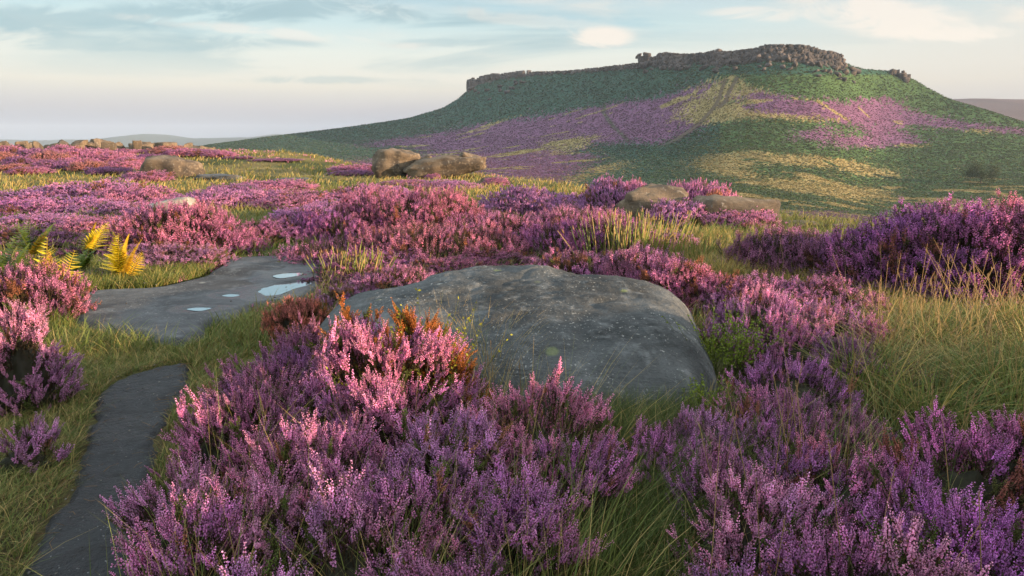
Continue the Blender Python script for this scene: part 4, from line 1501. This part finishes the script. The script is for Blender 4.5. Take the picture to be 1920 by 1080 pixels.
def blades(P, h, lean, wid, c0, c1, rng, stiff=0.5, wind=(0.3, 0.1), turn=None):
    """curved tapering blades, returned as triangles"""
    n = len(P)
    th = rng.uniform(0, 2 * np.pi, n) if turn is None else turn + rng.normal(0, 0.6, n)
    L = np.stack([np.cos(th), np.sin(th), np.zeros(n)], -1) * lean[:, None] + np.array([wind[0], wind[1], 0]) * lean.mean()
    s = th + np.pi / 2 + rng.normal(0, 0.7, n)
    S = np.stack([np.cos(s), np.sin(s), np.zeros(n)], -1)
    ts = [0.0, 0.38, 0.72, 1.0]
    ws = [1.0, 0.8, 0.5, 0.0]
    V, Cc = [], []
    for t, w in zip(ts, ws):
        up = t - 0.32 * (1 - stiff) * t * t * np.minimum(lean, 1.5)
        p = P + L * (h * t ** 1.8)[:, None] + np.stack([0 * h, 0 * h, h * up], -1)
        c = lerp(c0, c1, t)
        if w > 0:
            V += [p - S * (wid * w / 2)[:, None], p + S * (wid * w / 2)[:, None]]
            Cc += [c, c]
        else:
            V.append(p)
            Cc.append(c)
    V = np.stack(V, 1)
    Cc = np.stack(Cc, 1)
    tri = np.array([[0, 1, 3], [0, 3, 2], [2, 3, 5], [2, 5, 4], [4, 5, 6]])
    Fc = (tri[None] + (np.arange(n) * 7)[:, None, None]).reshape(-1, 3)
    return V.reshape(-1, 3), Fc, Cc.reshape(-1, 3)


GREEN = np.array([0.085, 0.125, 0.028])
LIME = np.array([0.16, 0.19, 0.045])
STRAW = np.array([0.42, 0.31, 0.12])
GOLD = np.array([0.50, 0.34, 0.10])
BROWN = np.array([0.24, 0.14, 0.06])


def pick(rng, n, cols, wts):
    k = rng.choice(len(cols), n, p=np.array(wts) / sum(wts))
    return np.array(cols)[k] * rng.uniform(0.7, 1.3, (n, 1))


def sample_poly(rng, pts_px, n, tuft=0, spread=0.05):
    poly = ground_poly(pts_px)
    lo, hi = poly.min(0), poly.max(0)
    out = []
    tot = 0
    while tot < n:
        q = rng.uniform(lo, hi, (4 * n, 2))
        q = q[in_poly(q[:, 0], q[:, 1], poly)]
        out.append(q)
        tot += len(q)
    q = np.concatenate(out)[:n]
    if tuft:
        cen = q[:max(1, n // tuft)]
        off = rng.normal(0, spread, (n, 2))
        q = cen[rng.integers(0, len(cen), n)] + off
        return q, np.arctan2(off[:, 1], off[:, 0])
    return q, None


def grass(name, sets, mat=None):
    Vs, Fs, Cs, n0 = [], [], [], 0
    for V, Fc, c in sets:
        Vs.append(V); Fs.append(Fc + n0); Cs.append(c)
        n0 += len(V)
    o = link(name, make_mesh(name, np.concatenate(Vs), np.concatenate(Fs), mat or M_GRASS, np.concatenate(Cs)))
    o['kind'] = 'stuff'
    return o


def patch(rng, pts_px, n, h, lean, w, cols, wts, tuft=0, spread=0.05, stiff=0.5, tip=1.35, block=True, wind=(0.3, 0.1)):
    q, turn = sample_poly(rng, pts_px, n, tuft, spread)
    if block:
        free = ~blocked(q[:, 0], q[:, 1])
        q = q[free]
        turn = None if turn is None else turn[free]
    n = len(q)
    P = np.column_stack([q, land(q[:, 0], q[:, 1]) - 0.01])
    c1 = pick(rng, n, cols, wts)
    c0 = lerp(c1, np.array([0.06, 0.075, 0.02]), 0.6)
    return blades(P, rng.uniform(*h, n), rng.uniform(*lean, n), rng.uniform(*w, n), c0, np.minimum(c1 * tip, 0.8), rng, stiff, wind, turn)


def seed_heads(rng, pts_px, n, h, c=(0.40, 0.25, 0.12), head=0.07, hw=0.010, lean=(0.05, 0.4)):
    """tall thin stalks with feathery brown heads"""
    q, _ = sample_poly(rng, pts_px, n)
    q = q[~blocked(q[:, 0], q[:, 1])]
    n = len(q)
    P = np.column_stack([q, land(q[:, 0], q[:, 1])])
    hh = rng.uniform(*h, n)
    ln = rng.uniform(*lean, n)
    th = rng.uniform(0, 6.28, n)
    d = np.stack([np.cos(th) * ln, np.sin(th) * ln, np.ones(n)], -1)
    tipP = P + d * hh[:, None]
    acc = Acc()
    for i in range(n):
        mid = P[i] + (tipP[i] - P[i]) * 0.5 + np.array([0, 0, 0.02])
        cc = np.array(c) * rng.uniform(0.7, 1.3)
        tube(acc, [P[i], mid, tipP[i]], 0.0022, 0.0012, lerp(cc, STRAW, 0.5))
        u = (tipP[i] - mid) / np.linalg.norm(tipP[i] - mid)
        for k in range(9):
            b0 = tipP[i] - u * head * (1 - k / 9)
            o = rng.normal(size=3) * 0.6 + u
            o /= np.linalg.norm(o)
            sd = np.cross(o, u)
            sd /= np.linalg.norm(sd) + 1e-6
            l = head * 0.32 * (1.2 - k / 9)
            acc.add([b0 - sd * hw * 0.25, b0 + sd * hw * 0.25, b0 + o * l], [[0, 1, 2]], cc)
    return acc.arrays()


rg = np.random.default_rng(8)
TURF_L = [(125, 590), (240, 612), (330, 662), (392, 640), (400, 660), (345, 694), (240, 716), (188, 752), (165, 800), (150, 860), (110, 960), (70, 1060), (-60, 1300), (-300, 1000), (-60, 640)]
TURF_L2 = [(110, 500), (300, 490), (400, 505), (395, 525), (290, 545), (200, 552), (140, 560), (120, 620), (60, 600)]
TURF_S = [(390, 600), (480, 585), (600, 560), (620, 600), (520, 640), (400, 690), (350, 690), (330, 660)]
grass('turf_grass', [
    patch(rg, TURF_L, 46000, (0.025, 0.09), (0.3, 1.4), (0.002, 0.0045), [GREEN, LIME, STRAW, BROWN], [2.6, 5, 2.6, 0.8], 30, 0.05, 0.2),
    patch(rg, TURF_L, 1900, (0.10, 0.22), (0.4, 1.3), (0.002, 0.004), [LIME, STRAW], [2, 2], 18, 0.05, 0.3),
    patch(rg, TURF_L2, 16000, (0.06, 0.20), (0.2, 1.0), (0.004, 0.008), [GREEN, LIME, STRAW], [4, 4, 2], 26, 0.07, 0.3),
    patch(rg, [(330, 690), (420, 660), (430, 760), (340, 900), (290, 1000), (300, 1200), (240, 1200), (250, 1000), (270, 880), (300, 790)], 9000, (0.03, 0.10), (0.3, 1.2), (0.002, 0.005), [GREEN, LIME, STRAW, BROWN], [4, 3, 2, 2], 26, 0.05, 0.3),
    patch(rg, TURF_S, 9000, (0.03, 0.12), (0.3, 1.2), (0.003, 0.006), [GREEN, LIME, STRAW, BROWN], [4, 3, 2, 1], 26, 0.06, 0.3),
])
TALL_R = [(1630, 680), (1660, 640), (1800, 632), (2000, 640), (2100, 790), (1900, 810), (1640, 810), (1600, 750)]
TALL_B = [(1640, 600), (1720, 588), (1800, 585), (2000, 590), (2030, 660), (1640, 670), (1630, 640)]
GOLDEN = [(1300, 500), (1400, 512), (1480, 520), (1660, 545), (1720, 590), (1640, 600), (1600, 560), (1440, 540), (1330, 530)]
BEHIND = [(1290, 440), (1420, 440), (1440, 480), (1420, 510), (1300, 500), (1240, 470)]
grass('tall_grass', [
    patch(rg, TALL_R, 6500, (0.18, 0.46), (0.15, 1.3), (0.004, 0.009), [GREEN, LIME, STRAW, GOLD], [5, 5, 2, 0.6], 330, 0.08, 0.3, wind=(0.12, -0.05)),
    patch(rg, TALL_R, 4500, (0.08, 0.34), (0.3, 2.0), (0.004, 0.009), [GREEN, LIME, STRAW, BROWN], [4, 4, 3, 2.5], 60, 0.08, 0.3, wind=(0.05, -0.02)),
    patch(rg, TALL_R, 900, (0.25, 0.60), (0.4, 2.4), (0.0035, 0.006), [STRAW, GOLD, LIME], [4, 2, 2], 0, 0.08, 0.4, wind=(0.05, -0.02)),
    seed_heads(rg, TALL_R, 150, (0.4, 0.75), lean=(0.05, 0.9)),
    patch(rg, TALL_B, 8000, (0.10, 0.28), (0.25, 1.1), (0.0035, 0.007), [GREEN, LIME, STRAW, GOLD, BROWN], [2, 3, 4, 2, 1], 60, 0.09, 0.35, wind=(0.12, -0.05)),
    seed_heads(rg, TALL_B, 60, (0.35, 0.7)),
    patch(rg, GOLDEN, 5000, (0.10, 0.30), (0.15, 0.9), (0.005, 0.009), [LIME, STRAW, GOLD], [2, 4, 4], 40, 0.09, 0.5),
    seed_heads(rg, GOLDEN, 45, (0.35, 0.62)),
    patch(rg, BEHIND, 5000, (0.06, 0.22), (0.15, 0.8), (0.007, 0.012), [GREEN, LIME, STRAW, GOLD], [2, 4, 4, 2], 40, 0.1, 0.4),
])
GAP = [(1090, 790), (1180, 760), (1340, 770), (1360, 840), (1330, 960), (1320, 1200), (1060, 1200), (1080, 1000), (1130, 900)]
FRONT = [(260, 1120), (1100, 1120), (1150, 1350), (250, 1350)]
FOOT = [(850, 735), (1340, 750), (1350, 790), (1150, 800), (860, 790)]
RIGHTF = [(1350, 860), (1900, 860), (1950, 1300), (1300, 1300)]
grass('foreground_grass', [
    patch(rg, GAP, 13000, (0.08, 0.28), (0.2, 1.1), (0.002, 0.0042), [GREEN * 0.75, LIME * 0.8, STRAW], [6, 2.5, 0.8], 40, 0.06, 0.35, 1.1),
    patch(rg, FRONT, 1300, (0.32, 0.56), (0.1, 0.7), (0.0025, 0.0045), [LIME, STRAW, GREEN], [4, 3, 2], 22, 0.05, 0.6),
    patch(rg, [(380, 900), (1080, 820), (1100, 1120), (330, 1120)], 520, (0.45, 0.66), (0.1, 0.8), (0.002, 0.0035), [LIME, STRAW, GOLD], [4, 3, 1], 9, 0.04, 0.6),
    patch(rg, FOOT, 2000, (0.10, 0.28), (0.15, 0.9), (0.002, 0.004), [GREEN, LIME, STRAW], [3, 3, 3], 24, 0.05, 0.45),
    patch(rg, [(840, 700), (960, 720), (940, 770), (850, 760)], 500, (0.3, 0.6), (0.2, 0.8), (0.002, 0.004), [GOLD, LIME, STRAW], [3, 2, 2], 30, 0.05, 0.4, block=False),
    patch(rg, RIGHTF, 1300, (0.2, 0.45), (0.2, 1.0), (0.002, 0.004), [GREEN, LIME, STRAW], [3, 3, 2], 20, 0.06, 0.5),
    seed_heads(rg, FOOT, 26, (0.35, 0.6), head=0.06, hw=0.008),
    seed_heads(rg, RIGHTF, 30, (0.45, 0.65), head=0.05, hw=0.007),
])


def moor_grass():
    """tussocky moor grass all over the near plateau, with low heather between"""
    rng = np.random.default_rng(14)
    N = 120000
    u = rng.uniform(-0.86, 0.86, N)
    y = np.exp(rng.uniform(math.log(4.6), math.log(62), N))
    x = u * y
    Ye = np.interp(u, *T_ED)
    n1 = fbm2(x, y, 2.3, 3, 101)
    ok = (y < Ye * 1.25) & ~blocked(x, y) & (rng.uniform(-0.7, 0.7, N) < n1 + 0.25)
    x, y, n1 = x[ok], y[ok], n1[ok]
    n = len(x)
    P = np.column_stack([x, y, land(x, y) - 0.01])
    dry = np.clip(sstep(-0.2, 0.35, fbm2(x, y, 5.5, 3, 102)) + 0.55 * sstep(16, 30, y), 0, 1)
    c1 = lerp(pick(rng, n, [GREEN, LIME], [3, 4]), pick(rng, n, [STRAW, GOLD, LIME], [4, 3, 3]), dry[:, None])
    h = rng.uniform(0.06, 0.24, n) * (1 + 0.5 * n1)
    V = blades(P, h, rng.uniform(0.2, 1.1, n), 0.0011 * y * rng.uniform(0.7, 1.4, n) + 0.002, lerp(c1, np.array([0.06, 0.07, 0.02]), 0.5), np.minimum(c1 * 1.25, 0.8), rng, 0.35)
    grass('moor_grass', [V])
    # low flowering heather between the bushes
    N = 24000
    u = rng.uniform(-0.86, 0.86, N)
    y = np.exp(rng.uniform(math.log(5.2), math.log(60), N))
    x = u * y
    Ye = np.interp(u, *T_ED)
    n2 = fbm2(x * 0.7, y * 1.2, 3.0, 4, 103)
    grassy = sstep(1.0, 0.0, np.hypot((u + 0.02) / 0.25, (y - 23) / 9)) + sstep(-0.12, -0.2, u) * sstep(21, 23, y) * sstep(32, 29, y) + sstep(0.22, 0.3, u)
    ok = (y < Ye * 1.1) & ~blocked(x, y) & (n2 - 0.7 * grassy - 0.25 * sstep(10, 13, y) > -0.06)
    x, y = x[ok], y[ok]
    n = len(x)
    sc = np.clip(0.55 + y / 40, 0.6, 1.2) * rng.uniform(0.7, 1.15, n)
    P = np.column_stack([x, y, land(x, y) - 0.09 * sc])
    ax = rng.normal(0, 0.35, (n, 3)) + np.array([0, 0, 1])
    tone = np.ones((n, 3)) * rng.uniform(0.65, 1.1, (n, 1)) * np.array([1.05, 0.95, 0.85])
    parts = []
    for m, lod in ((y < 10.5, 1), (y >= 10.5, 2)):
        parts += scatter(SPRIGS[lod], P[m], ax[m], sc[m], tone[m], rng)
    grass('low_heather', parts)


moor_grass()


# ------------------------------------------------------------------ grit and litter lying on the path and slab
def litter():
    rng = np.random.default_rng(55)
    acc = Acc()
    V0, F0 = ico(1)
    for poly, n in ((PATH, 160), (SLAB, 90)):
        lo, hi = poly.min(0), poly.max(0)
        q = rng.uniform(lo, hi, (n * 3, 2))
        q = q[in_poly(q[:, 0], q[:, 1], poly)][:n]
        d = poly_dist(q[:, 0], q[:, 1], poly)
        q = q[rng.random(len(q)) < np.clip(1.2 - d * 3, 0.25, 1)]
        zz = land(q[:, 0], q[:, 1]) + (0.03 if poly is PATH else SLAB_TOP + 0.02)
        for (x, y), z in zip(q, zz):
            s = rng.uniform(0.0015, 0.006) * (1.0 if poly is PATH else 1.5)
            V = V0 * s * rng.uniform(0.6, 1.5, 3) * np.array([1, 1, 0.6]) * (1 + 0.25 * rng.normal(size=(len(V0), 1)))
            acc.add(V + np.array([x, y, z]), F0, np.array([0.12, 0.115, 0.10]) * rng.uniform(0.3, 2.2))
    q = []
    for k in range(420):
        a = PATH[rng.integers(0, len(PATH))] + rng.normal(0, 0.07, 2)
        z = land1(a[0], a[1]) + 0.028
        th = rng.uniform(0, 6.28)
        l = rng.uniform(0.02, 0.09)
        dv = np.array([math.cos(th), math.sin(th), rng.uniform(-0.05, 0.25)]) * l
        tube(acc, [np.array([a[0], a[1], z]), np.array([a[0], a[1], z]) + dv * 0.5 + rng.normal(0, 0.004, 3), np.array([a[0], a[1], z]) + dv], 0.0013, 0.0008, BROWN * rng.uniform(0.3, 1.3))
    o = link('gravel', acc.mesh('gravel', M_GRASS))
    o['kind'] = 'stuff'


litter()


# ------------------------------------------------------------------ single plants
def rush_tuft(px, row, wpx, n, h, label, seed):
    rng = np.random.default_rng(seed)
    g = ground_at(px, row)
    w = wpx / F * g[1]
    acc = Acc()
    for i in range(n):
        b = np.array([rng.normal(0, w * 0.26), rng.normal(0, w * 0.2), -0.03])
        l = rng.uniform(*h)
        d = np.array([b[0] * 0.35 / w + rng.normal(0, 0.10) + 0.06, rng.normal(0, 0.12), 1.0])
        m = b + d * l * 0.5
        t = b + d * l + np.array([d[0] * 0.12, d[1] * 0.12, 0])
        c = [LIME * 1.5, STRAW * 1.1, GREEN * 1.6][rng.choice(3, p=[0.45, 0.4, 0.15])] * rng.uniform(0.8, 1.25)
        tube(acc, [b, m, t], 0.0085, 0.003, c)
        if rng.random() < 0.35:
            q = b + d * l * 0.93
            tube(acc, [q, q + d * 0.05], 0.010, 0.003, BROWN * 1.2)
    V, Fc = ico(2)
    acc.add(V * np.array([w * 0.85, w * 0.65, 0.05]) - np.array([0, 0, 0.03]), Fc, BROWN * 0.4)
    o = link('rush_tuft', acc.mesh('rush_tuft', M_GRASS), None, tuple(g))
    tag(o, label, 'rush tuft')


rush_tuft(1190, 492, 150, 210, (0.30, 0.70), 'upright yellow-green rush tuft standing right of the deep violet heather dome', 1)
rush_tuft(1290, 496, 130, 90, (0.2, 0.42), 'shorter straw-coloured rush tuft right of the upright one', 2)
rush_tuft(660, 520, 110, 90, (0.18, 0.40), 'pale dry rush tuft leaning over the heather left of the big boulder', 3)


def frond_mesh(L, W, seed, curl, col):
    """one bracken frond: arching stalk, paired toothed leaflets, all the way to the tip"""
    rng = np.random.default_rng(seed)
    acc = Acc()
    rach = lambda t: np.array([L * 0.42 * t ** 1.4, 0, L * (1.02 * t - curl * t * t)])
    tube(acc, [rach(t) for t in np.linspace(0, 1, 9)], 0.006, 0.0015, col * np.array([0.9, 0.75, 0.6]))
    for k in range(18):
        t = 0.26 + 0.73 * k / 17
        p = rach(t)
        tg = rach(min(t + 0.02, 1.0)) - rach(t - 0.02)
        tg /= np.linalg.norm(tg)
        ln = W * (1.05 - (t - 0.3) / 0.72) ** 0.85 * rng.uniform(0.9, 1.1)
        for sd in (-1, 1):
            d = np.array([0, sd, 0]) * 0.9 + tg * 0.45 + np.array([0, 0, rng.uniform(-0.25, 0.1)])
            d /= np.linalg.norm(d)
            q = np.cross(d, [0, 0, 1])
            q /= np.linalg.norm(q)
            for j in range(9):
                s = j / 9
                b0 = p + d * ln * s
                l = ln * 0.36 * (1.10 - s)
                for e in (-1, 1):
                    tip = b0 + q * e * l + d * l * 0.55 + np.array([0, 0, -0.1 * l])
                    acc.add([b0 - d * ln * 0.02, b0 + d * ln * 0.14, tip], [[0, 1, 2]], col * rng.uniform(0.75, 1.25))
    return acc


YEL = np.array([0.78, 0.62, 0.03])
OCH = np.array([0.60, 0.38, 0.03])
FGR = np.array([0.16, 0.22, 0.03])


def fern(px, row, Y, fronds, label, seed):
    p = at(px, row, Y)
    root = bpy.data.objects.new('fern', None)
    COL.objects.link(root)
    g = land1(p[0], Y)
    root.location = (p[0], Y, g)
    tag(root, label, 'fern', 'bracken ferns at the left')
    for i, (az, L, W, curl, col, lift) in enumerate(fronds):
        o = link('frond', frond_mesh(L, W, seed * 10 + i, curl, col).mesh('frond', M_LEAF), root)
        o.rotation_euler = (R(lift), 0, R(az))


# lift tips a frond sideways so that its face turns to the light
fern(225, 500, 6.9, [(100, 0.66, 0.17, 0.24, YEL, -8), (70, 0.58, 0.14, 0.28, YEL * 0.85, -34), (120, 0.52, 0.13, 0.30, lerp(YEL, OCH, 0.4), 36), (50, 0.74, 0.17, 0.10, OCH, -48), (165, 0.66, 0.16, 0.15, YEL * 0.8, 25), (20, 0.55, 0.13, 0.15, OCH, 0)],
     'tall bright yellow fern left of the big rounded pink heather bush', 1)
fern(92, 540, 5.8, [(95, 0.66, 0.20, 0.05, YEL * 1.1, -10), (70, 0.60, 0.17, 0.05, YEL, -30), (125, 0.60, 0.18, 0.1, YEL, 25), (10, 0.4, 0.12, 0.15, YEL * 0.8, 0)],
     'lower lemon-yellow fern above the orange-pink heather at the left', 2)
fern(60, 470, 8.2, [(100, 0.62, 0.2, 0.12, FGR * 1.2, -10), (40, 0.6, 0.18, 0.2, FGR, 10), (160, 0.6, 0.18, 0.2, FGR, 0), (0, 0.5, 0.15, 0.2, OCH * 0.6, 0)],
     'olive green fern behind the lemon-yellow one', 3)
fern(8, 520, 6.4, [(90, 0.62, 0.18, 0.08, FGR * 0.9, 0), (40, 0.55, 0.18, 0.1, FGR * 0.8, 10), (150, 0.55, 0.18, 0.1, FGR, 0)],
     'dark green fern at the left edge', 4)
fern(150, 500, 7.3, [(80, 0.36, 0.14, 0.2, FGR, 0), (20, 0.4, 0.14, 0.25, FGR * 0.9, 0), (180, 0.36, 0.13, 0.2, FGR * 1.2, 0)],
     'small low green fern between the two yellow ferns', 5)


def bilberry(px, row, Y, wpx, h, n, label, seed, col):
    rng = np.random.default_rng(seed)
    p = at(px, row, Y)
    g = max(land1(p[0], Y), 0)
    w = wpx / F * Y
    root = bpy.data.objects.new('bilberry_shrub', None)
    COL.objects.link(root)
    root.location = (p[0], Y, g)
    tag(root, label, 'shrub')
    st, lv = Acc(), Acc()
    for i in range(n):
        b = np.array([rng.uniform(-0.4, 0.4) * w, rng.uniform(-0.3, 0.3) * w, 0])
        d = np.array([rng.normal(0, 0.3), rng.normal(0, 0.3), 1.0])
        l = h * rng.uniform(0.55, 1.1)
        tube(st, [b, b + d * l * 0.5, b + d * l], 0.002, 0.001, (0.12, 0.14, 0.04))
        for k in range(20):
            t = rng.uniform(0.3, 1.02)
            q = b + d * l * t
            o = rng.normal(size=3) + np.array([0, 0, 0.5])
            o /= np.linalg.norm(o)
            s = np.cross(o, rng.normal(size=3))
            s /= np.linalg.norm(s)
            z = rng.uniform(0.010, 0.018)
            lv.add([q, q + o * z * 0.55 + s * z * 0.32, q + o * z * 1.2, q + o * z * 0.55 - s * z * 0.32], [[0, 1, 2, 3]], col * rng.uniform(0.7, 1.4))
    link('stems', st.mesh('stems', M_LEAF), root)
    link('leaves', lv.mesh('leaves', M_LEAF), root)


LEAFY = np.array([0.20, 0.26, 0.03])
fern(165, 470, 8.4, [(95, 0.62, 0.16, 0.25, YEL * 0.8, 20), (60, 0.6, 0.16, 0.2, OCH * 0.8, -25), (140, 0.5, 0.14, 0.3, FGR * 1.4, 10)],
     'small yellowing fern behind the tall bright yellow one', 6)
bilberry(1368, 700, 4.05, 100, 0.42, 110, 'yellow-green bilberry shrub tucked against the right end of the big boulder', 1, LEAFY)
bilberry(1330, 765, 3.35, 90, 0.24, 50, 'small green bilberry shrub in the grass under the right end of the big boulder', 2, LEAFY * 0.85)
bilberry(795, 650, 3.05, 70, 0.66, 55, 'little olive bilberry shrub among the orange-brown heather', 3, np.array([0.24, 0.24, 0.02]))


def thorn(px, row, wpx, label, seed):
    """a lone wind-pruned hawthorn on the slope"""
    rng = np.random.default_rng(seed)
    g = ground_at(px, row)
    w = wpx / F * g[1]
    h = w * 0.62
    root = bpy.data.objects.new('hawthorn_tree', None)
    COL.objects.link(root)
    root.location = tuple(g)
    tag(root, label, 'tree')
    tr, cr = Acc(), Acc()
    tube(tr, [(0, 0, -0.3), (0.1, 0, h * 0.25), (0.2, 0.1, h * 0.5)], 0.22, 0.12, (0.06, 0.045, 0.03), 7)
    lobes = []
    for i in range(16):
        a = rng.uniform(0, 6.28)
        c = np.array([math.cos(a) * w * rng.uniform(0.1, 0.4), math.sin(a) * w * rng.uniform(0.1, 0.35), h * rng.uniform(0.35, 0.85)])
        lobes.append(c)
        tube(tr, [(0.1, 0, h * 0.25), c * 0.55 + np.array([0, 0, h * 0.1]), c], 0.09, 0.02, (0.06, 0.045, 0.03), 4)
    n = 9000
    li = rng.integers(0, 16, n)
    q = np.array(lobes)[li] + rng.normal(size=(n, 3)) * np.array([0.09, 0.09, 0.075]) * w
    q[:, 2] = np.maximum(q[:, 2], 0.1)
    o = rng.normal(size=(n, 3)) * 0.16
    s = rng.normal(size=(n, 3)) * 0.10
    V = np.stack([q, q + o + s, q + o - s], 1).reshape(-1, 3)
    c = np.array([0.055, 0.075, 0.028]) * rng.uniform(0.6, 1.4, (n, 1)) * rng.uniform(0.7, 1.3, (16, 1))[li]
    cr.add(V, np.arange(3 * n).reshape(-1, 3), np.repeat(c, 3, 0))
    link('trunk', tr.mesh('trunk', M_BARK), root)
    link('crown', cr.mesh('crown', M_GRASS), root)


thorn(1838, 345, 62, 'lone dark hawthorn tree low on the green slope above the right-hand heather', 4)

# ------------------------------------------------------------------ the evening air
def haze():
    m = bpy.data.materials.new('haze')
    m.use_nodes = True
    t = NT(m.node_tree)
    pv = t.n('ShaderNodeVolumePrincipled', None, Color=(0.70, 0.84, 1.0, 1), Density=0.00013)
    pv.inputs['Anisotropy'].default_value = 0.0
    out = t.n('ShaderNodeOutputMaterial')
    t.nt.links.new(pv.outputs[0], out.inputs['Volume'])
    lo, hi, zb, zt = -4900, 4900, -64.0, 112.0
    V = np.array([(x, y, z) for z in (zb, zt) for y in (lo, hi) for x in (lo, hi)], float)
    Fc = np.array([[0, 2, 3, 1], [4, 5, 7, 6], [0, 1, 5, 4], [2, 6, 7, 3], [0, 4, 6, 2], [1, 3, 7, 5]])
    o = link('haze', make_mesh('haze', V, Fc, m))
    o['kind'] = 'stuff'


haze()
